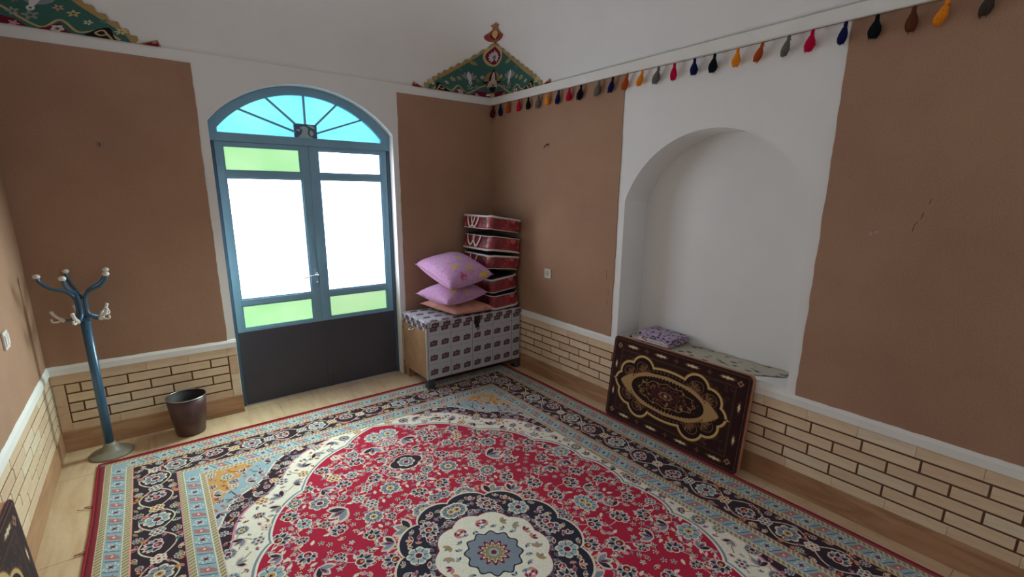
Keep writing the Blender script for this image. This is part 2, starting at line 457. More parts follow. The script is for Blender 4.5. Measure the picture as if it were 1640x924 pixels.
for (a, b) in bars:
    d = Vector((b[0]-a[0], 0, b[1]-a[1])).normalized(); nrm = Vector((-d.z, 0, d.x))*0.006
    A = Vector((a[0], 0, a[1])); B = Vector((b[0], 0, b[1]))+d*0.01
    q = [A-nrm, B-nrm, B+nrm, A+nrm]
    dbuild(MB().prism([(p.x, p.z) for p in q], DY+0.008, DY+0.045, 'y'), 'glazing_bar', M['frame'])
# pressed-metal ornament at the hub: a swan-like scroll on a plate
orn_m = simple('painted_ornament', (128, 152, 176), 0.5)
hub = dbuild(MB().box(-1.712, -1.55, DY+0.02, DY+0.027, 1.99, 2.092), 'ornament', simple('ornament_plate', (84, 112, 146), 0.5), bevel=0.001)
orn2 = simple('ornament_pale', (176, 200, 204), 0.5)
def bez(pts, n=14):
    out = []
    for i in range(len(pts)-1):
        p0 = pts[max(i-1, 0)]; p1 = pts[i]; p2 = pts[i+1]; p3 = pts[min(i+2, len(pts)-1)]
        for k in range(n):
            t = k/n
            out.append(tuple(0.5*((2*b)+(-a+c)*t+(2*a-5*b+4*c-d)*t*t+(-a+3*b-3*c+d)*t**3) for a, b, c, d in zip(p0, p1, p2, p3)))
    out.append(tuple(pts[-1])); return out
for nm, pl, mt in (('scroll', [(-1.69, 1.995), (-1.665, 2.02), (-1.655, 2.05), (-1.675, 2.062), (-1.64, 2.075), (-1.615, 2.06), (-1.62, 2.03), (-1.61, 2.01), (-1.585, 1.998), (-1.60, 1.992), (-1.69, 1.992)], orn2),
                   ('scroll', [(-1.608, 2.03), (-1.595, 2.05), (-1.578, 2.03), (-1.585, 2.012), (-1.60, 2.012)], orn2),
                   ('scroll', [(-1.62, 2.082), (-1.59, 2.084), (-1.565, 2.07), (-1.575, 2.062), (-1.60, 2.072)], orn2),
                   ('scroll', [(-1.70, 2.046), (-1.684, 2.052), (-1.67, 2.043), (-1.68, 2.037)], orn2)):
    dbuild(MB().prism(bez(pl+[pl[0]], 4)[:-1], DY+0.012, DY+0.02, 'y'), nm, mt, hub)
# the two leaves
def leaf(xa, xb, pa, pb, handle):
    """xa..xb outer edges of the leaf, pa..pb edges of the panes"""
    fy = DY+0.004
    L = MB()
    L.box(xa, pa, fy, fy+0.045, 0.012, 1.932); L.box(pb, xb, fy, fy+0.045, 0.012, 1.932)
    for z0, z1 in ((0.535, 0.598), (0.777, 0.820), (1.694, 1.738), (1.908, 1.932), (0.012, 0.06)): L.box(pa, pb, fy, fy+0.045, z0, z1)
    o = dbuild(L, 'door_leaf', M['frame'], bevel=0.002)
    zz = [(1.738, 1.908), (0.820, 1.694), (0.598, 0.777)]
    for (z0, z1), kind in zip(zz, ('t', 'm', 'b')):
        mt = M['pane_white'] if kind == 'm' or (kind == 't' and not handle) else (M['pane_green'] if handle else M['pane_greenpale'])
        dbuild(MB().box(pa-0.004, pb+0.004, fy+0.024, fy+0.029, z0-0.004, z1+0.004), 'pane', mt, o)
        b = MB(); t = 0.009                                    # glazing bead standing proud round the pane
        b.box(pa, pb, fy+0.006, fy+0.023, z0, z0+t).box(pa, pb, fy+0.006, fy+0.023, z1-t, z1).box(pa, pa+t, fy+0.006, fy+0.023, z0+t, z1-t).box(pb-t, pb, fy+0.006, fy+0.023, z0+t, z1-t)
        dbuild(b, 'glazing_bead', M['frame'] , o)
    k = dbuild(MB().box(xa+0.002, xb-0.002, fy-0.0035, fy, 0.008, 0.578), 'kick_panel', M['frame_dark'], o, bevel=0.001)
    return o
lL = leaf(-2.234, -1.604, -2.187, -1.688, True)
lR = leaf(-1.602, -1.017, -1.562, -1.065, False)
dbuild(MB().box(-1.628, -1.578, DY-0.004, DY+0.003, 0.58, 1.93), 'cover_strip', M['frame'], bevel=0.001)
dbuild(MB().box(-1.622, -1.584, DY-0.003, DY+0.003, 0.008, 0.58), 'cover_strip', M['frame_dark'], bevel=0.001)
dbuild(MB().box(-1.662, -1.634, DY-0.003, DY+0.004, 0.89, 1.01), 'handle_plate', M['frame'], lL, bevel=0.001)
hd = MB(); hd.tube([(-1.647, DY, 0.965), (-1.647, DY-0.045, 0.966), (-1.66, DY-0.05, 0.966), (-1.755, DY-0.05, 0.950)], 0.0055, 8); hd.lathe([(0.001, -0.006), (0.013, -0.006), (0.013, 0.002), (0.001, 0.002)], (-1.647, DY-0.003, 0.966), 14, axis='y'); hd.lathe([(0.007, -0.006), (0.007, 0.004)], (-1.647, DY-0.002, 0.90), 10, axis='y')
dbuild(hd, 'door_handle', M['chrome'], lL)
dbuild(MB().box(-1.585, -1.572, DY-0.012, DY, 0.02, 0.10), 'floor_bolt', M['frame_dark'], lR)

# unseen window added behind the photographer as fill light
win = struct(empty('added_window_1', (0.1, (WY0+WY1)/2, WZ0)), 'added framed window giving fill light behind the photographer', 'window')
wm = MB()
for a, b, c, d in ((WY1, WY0, WZ0, WZ0+0.05), (WY1, WY0, WZ1-0.05, WZ1), (WY1, WY1+0.05, WZ0, WZ1), (WY0-0.05, WY0, WZ0, WZ1), ((WY0+WY1)/2-0.02, (WY0+WY1)/2+0.02, WZ0, WZ1)):
    wm.box(0.08, 0.13, a, b, c, d)
o = wm.build('added_window_frame', M['frame'], win); o.location = -Vector(win.location)
o = MB().box(0.10, 0.105, WY1, WY0, WZ0, WZ1).build('pane', M['added_window_glass'], win); o.location = -Vector(win.location)  # glowing pane of the added window

# ------------------------------------------------------------------ painted patterns (drawn here, in memory)
class Canvas:
    def __init__(s, w, h, ppm, base):
        s.w, s.h, s.p = w, h, ppm; s.W, s.H = int(round(w*ppm)), int(round(h*ppm))
        s.a = np.empty((s.H, s.W, 3), np.float32); s.a[:] = np.array(base, np.float32)/255
        s.clip = None
    def win(s, cx, cy, r):
        x0, x1 = max(0, int((cx-r)*s.p)), min(s.W, int((cx+r)*s.p)+2); y0, y1 = max(0, int((cy-r)*s.p)), min(s.H, int((cy+r)*s.p)+2)
        if x0 >= x1 or y0 >= y1: return None
        X = (np.arange(x0, x1)+0.5)/s.p-cx; Y = (np.arange(y0, y1)+0.5)/s.p-cy
        return (slice(y0, y1), slice(x0, x1)), X[None, :], Y[:, None]
    def put(s, sl, m, c):
        if s.clip is not None: m = m & s.clip[sl]
        s.a[sl][m] = np.array(c, np.float32)/255
    def shape(s, cx, cy, R, rad, c, rot=0.0, asp=1.0):
        """rad(theta)->0..1 outline of a rosette"""
        q = s.win(cx, cy, R*max(1, asp)*1.05)
        if q is None: return
        sl, X, Y = q; cr, sr = math.cos(rot), math.sin(rot)
        x = X*cr+Y*sr; y = (-X*sr+Y*cr)/asp
        r = np.hypot(x, y)/R; th = np.arctan2(y, x)
        s.put(sl, r < rad(th), c)
    def disc(s, cx, cy, R, c, asp=1.0, rot=0.0): s.shape(cx, cy, R, lambda t: 1.0, c, rot, asp)
    def line(s, pts, wd, c, step=0.4):
        for a, b in zip(pts[:-1], pts[1:]):
            L = math.dist(a, b); n = max(1, int(L/(wd*step+1e-6)))
            for i in range(n+1): s.disc(a[0]+(b[0]-a[0])*i/n, a[1]+(b[1]-a[1])*i/n, wd/2, c)
    def poly(s, pts, c):
        xs = [p[0] for p in pts]; ys = [p[1] for p in pts]; cx, cy = (min(xs)+max(xs))/2, (min(ys)+max(ys))/2
        q = s.win(cx, cy, max(max(xs)-min(xs), max(ys)-min(ys))/2+2/s.p)
        if q is None: return
        sl, X, Y = q; s.put(sl, inpoly(X+cx, Y+cy, pts), c)
    def petal(s, cx, cy, L, wd, ang, c, tip=0.5):
        """a leaf from (cx,cy) along ang"""
        q = s.win(cx+math.cos(ang)*L/2, cy+math.sin(ang)*L/2, L*0.62+wd)
        if q is None: return
        sl, X, Y = q; X = X+math.cos(ang)*L/2; Y = Y+math.sin(ang)*L/2
        u = (X*math.cos(ang)+Y*math.sin(ang))/L; v = (-X*math.sin(ang)+Y*math.cos(ang))/wd
        m = (u > 0) & (u < 1); uu = np.clip(u, 0, 1)
        s.put(sl, m & (np.abs(v) < 0.5*np.sin(PI*uu**(1.0+tip*0.4))**0.8), c)
    def image(s, name, mirror=False, weave=0.05):
        a = s.a
        if mirror:
            a = np.concatenate([a, a[:, ::-1]], 1); a = np.concatenate([a, a[::-1]], 0)
        if weave: a = np.clip(a*(1+weave*RNG.standard_normal(a.shape[:2]).astype(np.float32)[..., None]), 0, 1)
        H, Wd = a.shape[:2]
        im = bpy.data.images.new(name, Wd, H); buf = np.ones((H, Wd, 4), np.float32); buf[..., :3] = a
        im.pixels.foreach_set(buf.ravel()); im.update(); im.pack(); return im
def inpoly(X, Y, pts):
    X, Y = np.broadcast_arrays(X, Y); ins = np.zeros(X.shape, bool); n = len(pts)
    for i in range(n):
        (x0, y0), (x1, y1) = pts[i], pts[(i+1) % n]
        if y0 == y1: continue
        c = ((y0 > Y) != (y1 > Y)) & (X < (x1-x0)*(Y-y0)/(y1-y0)+x0)
        ins ^= c
    return ins
def imgmat(name, im, rough=0.8, bs=0.2, bscale=250, sheen=0.0, spec=0.3, coat=0.0, repeat=False, bright=1.0):
    m, nt, b = newmat(name); t = nt.nodes.new('ShaderNodeTexImage'); t.image = im; t.extension = 'REPEAT' if repeat else 'EXTEND'
    uv = nt.nodes.new('ShaderNodeTexCoord'); nt.links.new(uv.outputs['UV'], t.inputs[0])
    nt.links.new(t.outputs[0], b.inputs['Base Color']); b.inputs['Roughness'].default_value = rough
    b.inputs['Specular IOR Level'].default_value = spec; b.inputs['Coat Weight'].default_value = coat
    b.inputs['Sheen Weight'].default_value = sheen
    if bs: bump(nt, b, noise(nt, coords(nt), bscale, 2), bs, 0.003)
    return m

CREAM = (226, 212, 190); PINKC = (222, 190, 178); SLATE = (128, 138, 150); SKY = (148, 172, 180); NAVY = (34, 32, 50); WINE = (118, 22, 46)
GOLD = (196, 150, 84); RED = (176, 22, 58); IVORY = (232, 226, 208); AUB = (44, 26, 40); ORANGE = (208, 116, 56); OLIVE = (150, 132, 92); PINK = (206, 132, 146)
def flower(c, x, y, R, rng, ground, kind=None):
    """woven rosette / palmette of the carpet"""
    kind = rng.integers(0, 4) if kind is None else kind; rot = rng.uniform(0, 2*PI)
    if kind == 0:       # palmette: pointed petals outlined in cream
        n = 9
        for k in range(n):
            a = rot+(k-(n-1)/2)*0.42; L = R*(1.0-0.035*abs(k-(n-1)/2)**1.6)
            c.petal(x, y, L*1.06, R*0.46, a, PINKC)
        for k in range(n):
            a = rot+(k-(n-1)/2)*0.42; L = R*(1.0-0.035*abs(k-(n-1)/2)**1.6)
            c.petal(x+math.cos(a)*R*0.1, y+math.sin(a)*R*0.1, L*0.78, R*0.25, a, NAVY if k % 2 else SLATE)
        c.disc(x, y, R*0.36, CREAM); c.disc(x, y, R*0.27, WINE); c.disc(x+math.cos(rot)*R*0.08, y+math.sin(rot)*R*0.08, R*0.13, GOLD if rng.random() < 0.5 else PINK)
    elif kind == 1:     # round rosette
        n = int(rng.integers(7, 10))
        c.shape(x, y, R*0.95, lambda t: 0.8+0.2*np.abs(np.cos(n*t/2)), CREAM, rot)
        c.shape(x, y, R*0.80, lambda t: 0.72+0.28*np.abs(np.cos(n*t/2)), SLATE if rng.random() < 0.6 else SKY, rot)
        for k in range(n): 
            a = rot+2*PI*k/n; c.line([(x+math.cos(a+PI/n)*R*0.3, y+math.sin(a+PI/n)*R*0.3), (x+math.cos(a+PI/n)*R*0.72, y+math.sin(a+PI/n)*R*0.72)], 0.004, NAVY)
        c.disc(x, y, R*0.36, CREAM); c.disc(x, y, R*0.26, GOLD if rng.random() < 0.45 else WINE); c.disc(x, y, R*0.10, NAVY)
    elif kind == 2:     # open cluster of small blossoms
        n = 6; cc = [CREAM, SLATE, PINKC, GOLD][int(rng.integers(0, 4))]
        for k in range(n):
            a = rot+2*PI*k/n; c.disc(x+math.cos(a)*R*0.52, y+math.sin(a)*R*0.52, R*0.34, CREAM)
        for k in range(n):
            a = rot+2*PI*k/n; c.disc(x+math.cos(a)*R*0.52, y+math.sin(a)*R*0.52, R*0.22, cc if cc != CREAM else SLATE); c.disc(x+math.cos(a)*R*0.52, y+math.sin(a)*R*0.52, R*0.07, NAVY)
        c.disc(x, y, R*0.28, CREAM); c.disc(x, y, R*0.18, WINE)
    else:               # tulip / split palmette
        for k, cc in ((-0.7, PINKC), (0.7, PINKC), (0, CREAM)): c.petal(x-math.cos(rot)*R*0.6, y-math.sin(rot)*R*0.6, R*1.7, R*0.85, rot+k, cc)
        for k, cc in ((-0.7, SLATE), (0.7, NAVY), (0, SLATE)): c.petal(x-math.cos(rot)*R*0.45, y-math.sin(rot)*R*0.45, R*1.35, R*0.52, rot+k, cc)
        c.petal(x-math.cos(rot)*R*0.3, y-math.sin(rot)*R*0.3, R*0.9, R*0.26, rot, WINE if rng.random() < 0.6 else GOLD)
    return rot
def sprig(c, x, y, R, rng, pale=PINKC):
    rot = rng.uniform(0, 2*PI)
    for k in (-0.8, 0, 0.8):
        c.petal(x, y, R, R*0.5, rot+k, pale)
    for k in (-0.8, 0, 0.8):
        c.petal(x+math.cos(rot+k)*R*0.15, y+math.sin(rot+k)*R*0.15, R*0.7, R*0.26, rot+k, [SLATE, NAVY, WINE, GOLD][int(rng.integers(0, 4))])
def poisson(rng, x0, x1, y0, y1, d, ok, tries=4000, others=()):
    pts = []
    for _ in range(tries):
        x, y = rng.uniform(x0, x1), rng.uniform(y0, y1)
        if not ok(x, y): continue
        if all((x-a)**2+(y-b)**2 > d*d for a, b in pts) and all((x-a)**2+(y-b)**2 > e*e for a, b, e in others): pts.append((x, y))
    return pts

# carpet: one quarter is drawn, then mirrored; x,y measured from the outer corner, centre at (RW/2, RL/2)
RX0, RX1, RY0, RY1 = -3.072, -0.122, -0.318, -4.285
RW, RL = RX1-RX0, RY0-RY1
HW, HL = RW/2, RL/2
def make_rug():
    rng = np.random.default_rng(3)
    c = Canvas(HW, HL, 600, RED)
    yy, xx = np.mgrid[0:c.H, 0:c.W].astype(np.float32); xx = (xx+0.5)/c.p; yy = (yy+0.5)/c.p
    d = np.minimum(xx, yy)                      # distance from the edge
    dx, dy = HW-xx, HL-yy                       # from the centre
    def band(a, b): return (d >= a) & (d < b)
    def sl(m, col): c.a[m] = np.array(col, np.float32)/255
    # ---- field shapes as polar outlines about the centre
    tab = [(0, 0.93), (8, 0.935), (30, 1.02), (46, 1.10), (62, 1.20), (70, 1.28), (78, 1.36), (84, 1.42), (90, 1.47)]
    th = np.degrees(np.arctan2(dy, dx)); rr = np.hypot(dx, dy)
    R0 = np.interp(th, [t for t, _ in tab], [r for _, r in tab])
    # scallops measured along the outline (points inward)
    def edge(off, amp, n): return R0+off-amp*(1-np.abs(np.sin(n*np.radians(th)))**0.7)
    red = rr < edge(0.0, 0.045, 9)
    white = rr < R0+0.165+0.025*np.sin(17*np.radians(th))
    dark = rr < R0+0.275+0.02*np.sin(23*np.radians(th))
    blue = rr < R0+0.40+0.02*np.sin(19*np.radians(th))
    sl(np.ones_like(red), GOLD); sl(blue, SKY); sl(dark, AUB); sl(white, IVORY)
    ln = lambda m, w_: m
    rim = (rr < R0+0.287+0.02*np.sin(23*np.radians(th))) & ~dark; sl(rim, CREAM)
    rim = (rr < R0+0.178+0.025*np.sin(17*np.radians(th))) & ~white; sl(rim, PINK)
    sl((rr < edge(0.022, 0.045, 9)) & ~red, SLATE); sl((rr < edge(0.011, 0.045, 9)) & ~red, IVORY)
    sl(red, RED)
    infield = lambda x, y: min(x, y) > 0.50
    def zone(x, y):
        dx, dy = HW-x, HL-y; t = math.degrees(math.atan2(dy, dx)); r = math.hypot(dx, dy)
        return r-np.interp(t, [a for a, _ in tab], [b for _, b in tab])
    med = lambda x, y: math.hypot((HW-x)/0.43, (HL-y)/0.47)
    # ---- spandrel flowers
    okc = lambda lo, hi: (lambda x, y: infield(x, y) and lo < zone(x, y) < hi)
    for lo, hi, dd, R, stem in ((0.03, 0.15, 0.080, 0.042, OLIVE), (0.185, 0.27, 0.060, 0.029, PINK), (0.29, 0.40, 0.076, 0.036, NAVY), (0.41, 0.9, 0.075, 0.034, WINE)):
        m = (rr > R0+lo-0.02) & (rr < R0+hi+0.02) & (d > 0.493); c.clip = m
        pts = poisson(rng, 0.49, HW, 0.49, HL, dd, okc(lo, hi), 5000)
        for x, y in pts:
            q = [(x+rng.uniform(-1, 1)*dd*0.8, y+rng.uniform(-1, 1)*dd*0.8) for _ in range(2)]
            c.line([q[0], (x, y), q[1]], 0.006, stem)
        for x, y in pts: flower(c, x, y, R*rng.uniform(0.75, 1.1), rng)if False else flower(c, x, y, R*rng.uniform(0.75, 1.1), rng, None, int(rng.integers(0, 4)))
        for x, y in poisson(rng, 0.49, HW, 0.49, HL, dd*0.42, okc(lo, hi), 5000, [(a, b, R*1.25) for a, b in pts]):
            sprig(c, x, y, 0.020, rng, [CREAM, PINK, SLATE, ORANGE][int(rng.integers(0, 4))])
    # ---- red field: vines, palmettes, rosettes
    c.clip = red & (d > 0.493)
    okr = lambda x, y: infield(x, y) and zone(x, y) < -0.04 and med(x, y) > 1.0
    big = poisson(rng, 0.5, HW, 0.5, HL, 0.148, okr, 9000)
    mid = poisson(rng, 0.5, HW, 0.5, HL, 0.088, okr, 9000, [(a, b, 0.098) for a, b in big])
    sm = poisson(rng, 0.5, HW, 0.5, HL, 0.040, okr, 14000, [(a, b, 0.064) for a, b in big]+[(a, b, 0.044) for a, b in mid])
    allp = big+mid
    for i, (x, y) in enumerate(allp):
        near = sorted(allp, key=lambda p: (p[0]-x)**2+(p[1]-y)**2)[1:4]
        for (a, b) in near[:2]:
            mx, my = (x+a)/2+(b-y)*0.22, (y+b)/2-(a-x)*0.22
            c.line(bez([(x, y), (mx, my), (a, b)], 8), 0.0045, PINKC)
            c.petal(mx, my, 0.034, 0.013, math.atan2(b-y, a-x)+0.8, CREAM); c.petal(mx, my, 0.03, 0.012, math.atan2(b-y, a-x)-1.9, SLATE)
    for x, y in sm:
        k = rng.random()
        if k < 0.45: sprig(c, x, y, 0.026, rng)
        elif k < 0.8:
            c.shape(x, y, 0.016, lambda t: 0.75+0.25*np.cos(5*t), CREAM, rng.uniform(0, 6)); c.shape(x, y, 0.011, lambda t: 0.75+0.25*np.cos(5*t), [WINE, SLATE, NAVY][int(rng.integers(0, 3))], 0); c.disc(x, y, 0.004, CREAM)
        else: c.petal(x, y, 0.036, 0.018, rng.uniform(0, 6.3), CREAM); 
    for x, y in mid: flower(c, x, y, rng.uniform(0.036, 0.046), rng, None)
    for x, y in big: flower(c, x, y, rng.uniform(0.056, 0.070), rng, None, int(rng.choice([0, 0, 1, 3])))
    # ---- pendant cartouche
    px, py = HW+0.02, HL-0.93
    for R, col in ((0.105, CREAM), (0.097, AUB)): c.shape(HW, py, R, lambda t: 0.80+0.20*np.abs(np.cos(2*t+0.0))**0.6, col, 0, 0.78)
    flower(c, HW-0.001, py, 0.055, rng, None, 1)
    # ---- central medallion
    c.clip = None
    phi = np.arctan2(dy/0.47, dx/0.43); q = np.hypot(dx/0.43, dy/0.47)
    lob = np.abs(np.sin(6*phi))**0.6
    ring = q < 0.90+0.10*lob; sl((q < 0.925+0.10*lob), CREAM); sl(ring, NAVY)
    w_ = q < 0.56+0.05*np.abs(np.sin(5*phi)); sl(q < 0.585+0.05*np.abs(np.sin(5*phi)), WINE); sl(w_, IVORY)
    c.clip = ring & ~w_
    pts = [(HW-0.43*0.77*math.cos(a), HL-0.47*0.77*math.sin(a)) for a in np.radians([3, 31, 59, 87])]
    for i, (x, y) in enumerate(pts): flower(c, x, y, 0.060, rng, None, 0 if i % 2 == 0 else 1)
    for a in np.radians([17, 45, 73]):
        for q_ in (0.69, 0.86): sprig(c, HW-0.43*q_*math.cos(a), HL-0.47*q_*math.sin(a), 0.040, rng, PINKC)
    for a in np.radians([9, 24, 38, 52, 66, 80]): sprig(c, HW-0.43*0.90*math.cos(a), HL-0.47*0.90*math.sin(a), 0.026, rng, CREAM)
    for a in np.radians(np.arange(4, 90, 7)): sprig(c, HW-0.43*0.64*math.cos(a), HL-0.47*0.64*math.sin(a), 0.024, rng, SLATE); sprig(c, HW-0.43*0.80*math.cos(a+.06), HL-0.47*0.80*math.sin(a+.06), 0.022, rng, [PINK, SKY][int(rng.integers(0, 2))])
    for i, (x, y) in enumerate(pts): flower(c, x, y, 0.060, rng, None, 0 if i % 2 == 0 else 1)
    c.clip = w_
    for a in np.radians([8, 26, 44, 62, 80]):
        sprig(c, HW-0.43*0.46*math.cos(a), HL-0.47*0.46*math.sin(a), 0.036, rng, [SLATE, OLIVE, PINK][int(rng.integers(0, 3))])
        sprig(c, HW-0.43*0.36*math.cos(a+0.15), HL-0.47*0.36*math.sin(a+0.15), 0.024, rng, SKY)
    c.clip = None
    b0 = q < 0.275+0.02*np.cos(12*phi); sl(q < 0.292+0.02*np.cos(12*phi), NAVY); sl(b0, SLATE)
    sl(q < 0.150+0.026*np.cos(12*phi), WINE); sl(q < 0.120+0.022*np.cos(12*phi), CREAM); sl(q < 0.106+0.020*np.cos(12*phi), OLIVE); sl(q < 0.055, SKY); sl(q < 0.03, WINE)
    # ---- borders
    c.clip = None
    for a, b, col in ((0.0, 0.03, (150, 18, 40)), (0.03, 0.034, CREAM), (0.034, 0.058, OLIVE), (0.058, 0.062, CREAM), (0.062, 0.126, SKY), (0.126, 0.130, CREAM), (0.130, 0.155, OLIVE), (0.155, 0.161, (230, 160, 140)), (0.161, 0.358, AUB),
                      (0.358, 0.364, PINK), (0.364, 0.388, OLIVE), (0.388, 0.392, CREAM), (0.392, 0.462, SKY), (0.462, 0.466, CREAM), (0.466, 0.489, OLIVE), (0.489, 0.494, PINKC)):
        sl(band(a, b), col)
    vert = xx < yy; s_ = np.where(vert, yy, xx)
    for a, b in ((0.034, 0.058), (0.130, 0.155), (0.364, 0.388), (0.466, 0.489)):      # barber-pole guards
        m = band(a, b) & (((s_+(d-a)*0.5)/0.022) % 1 < 0.45); sl(m, (196, 190, 160))
    # minor borders: cartouches
    for a, b in ((0.062, 0.126), (0.392, 0.462)):
        mid_ = (a+b)/2; k = 0; s0 = 0.16 if a < 0.1 else 0.50
        for side in (0, 1):
            Lmax = HL if side == 0 else HW; k = 0
            for s in np.arange(s0, Lmax+0.05, 0.075):
                P = (lambda u, v: (u, v)) if side == 0 else (lambda u, v: (v, u))
                x, y = P(mid_, s)
                m2 = band(a, b) & (vert if side == 0 else ~vert); c.clip = m2
                if k % 2: 
                    c.poly([P(a+0.006, s-0.032), P(b-0.004, s+0.012), P(b-0.004, s+0.036), P(a+0.006, s+0.004)], (168, 124, 116))
                    c.shape(x, y, 0.020, lambda t: 0.7+0.3*np.cos(6*t), (196, 96, 96)); c.disc(x, y, 0.006, CREAM)
                else:
                    c.shape(x, y, 0.030, lambda t: 0.8+0.2*np.cos(6*t), (200, 214, 206)); c.shape(x, y, 0.023, lambda t: 0.7+0.3*np.cos(6*t), SLATE); c.disc(x, y, 0.008, WINE)
                c.line([P(a+0.006, s+0.020), P(mid_, s+0.036), P(b-0.006, s+0.050)], 0.004, (52, 70, 92))
                k += 1
    # main border: palmettes on a scrolling vine
    for side in (0, 1):
        Lmax = HL if side == 0 else HW; P = (lambda u, v: (u, v)) if side == 0 else (lambda u, v: (v, u))
        c.clip = band(0.161, 0.358) & (vert if side == 0 else ~vert)
        span = 0.21; n = int(round((Lmax-0.26)/span)); span = (Lmax-0.26)/n
        for ph, col in ((0, (206, 204, 170)), (PI, (214, 186, 168))):
            c.line([P(0.26+0.072*math.sin(PI*(s-0.26)/span+ph), s) for s in np.arange(0.16, Lmax+0.02, 0.008)], 0.008, col)
        for i in range(n+1):
            s = 0.26+i*span
            flower(c, *P(0.26, s+span*0.5), 0.062, rng, None, 0 if i % 2 else 1)
            flower(c, *P(0.26, s), 0.040, rng, None, 2)
            for uu in (0.185, 0.335):
                flower(c, *P(uu, s+span*0.12), 0.024, rng, None, int(rng.integers(0, 3))); sprig(c, *P(uu, s+span*0.42), 0.030, rng, [SKY, ORANGE, PINK][int(rng.integers(0, 3))]); sprig(c, *P(uu, s-span*0.2), 0.026, rng, CREAM); sprig(c, *P(uu+0.012, s+span*0.28), 0.022, rng, ORANGE); sprig(c, *P(0.26+(uu-0.26)*0.45, s+span*0.22), 0.020, rng, PINK); c.petal(*P(uu, s-span*0.05), 0.04, 0.015, 1.2 if uu > 0.25 else 4.2, OLIVE)
    c.clip = None
    return c.image('carpet_weave', mirror=True, weave=0.06)
rug_im = make_rug()
rug_m = imgmat('carpet_pile', rug_im, 0.95, 0.35, 300, sheen=0.15, spec=0.1)
rug = tag(empty('persian_carpet', ((RX0+RX1)/2, (RY0+RY1)/2, 0)), 'large red Persian carpet with dark central medallion covering the floor', 'carpet')
nx, ny = 60, 80; rm = MB(); rm.uv = []
for j in range(ny+1):
    for i in range(nx+1):
        u, v = i/nx, j/ny; x = (u-0.5)*RW; y = (v-0.5)*RL
        wv = 0.004*math.sin(v*23+1)*(1 if i in (0, nx) else 0.3)*(0.8)
        wy = 0.010*math.sin(u*PI)*(1 if j == ny else 0)
        zz = 0.009+0.0012*math.sin(u*31+v*7)*math.sin(v*27)
        if i in (0, nx) or j in (0, ny): zz = 0.0055
        rm.v.append((x+wv, y+wy, zz)); rm.uv.append((u, 1-v))
rm.f = [(j*(nx+1)+i, j*(nx+1)+i+1, (j+1)*(nx+1)+i+1, (j+1)*(nx+1)+i) for j in range(ny) for i in range(nx)]; rm.sm = [True]*len(rm.f)
loop = [i for i in range(nx)]+[j*(nx+1)+nx for j in range(ny)]+[ny*(nx+1)+i for i in range(nx, 0, -1)]+[j*(nx+1) for j in range(ny, 0, -1)]
o0 = len(rm.v); rm.v += [(rm.v[k][0], rm.v[k][1], 0.0005) for k in loop]; rm.uv += [rm.uv[k] for k in loop]
rm.f += [(loop[k], o0+k, o0+(k+1) % len(loop), loop[(k+1) % len(loop)]) for k in range(len(loop))]; rm.sm += [False]*len(loop)
rm.build('pile', rug_m, rug)
sel_m = simple('dark_red_selvedge', (150, 16, 42), 0.9, var=0.1, vscale=60, bs=0.3, bscale=300)
E0 = [(rm.v[k][0], rm.v[k][1], 0.0062) for k in loop]
MB().tube(E0+[E0[0]], 0.0055, 6).build('selvedge', sel_m, rug)
for (x, y, s) in ((RX0-0.002, -0.80, 1), (RX0-0.002, -1.19, 0.7), (RX1, -2.84, 0.35), (RX1, -1.42, 0.3)):
    sg = -1 if x < -1 else 1; p = Vector((x, y, 0.006))-Vector(rug.location); t = MB()
    for k in range(3 if s > 0.6 else 1):
        q = [p]; 
        for i in range(6): q.append(q[-1]+Vector((sg*random.uniform(0.002, 0.014)*s, random.uniform(-0.010, 0.012)*s, random.uniform(-0.001, 0.001)))); 
        t.tube(q, 0.0014, 5)
    t.build('loose_thread', sel_m, rug)

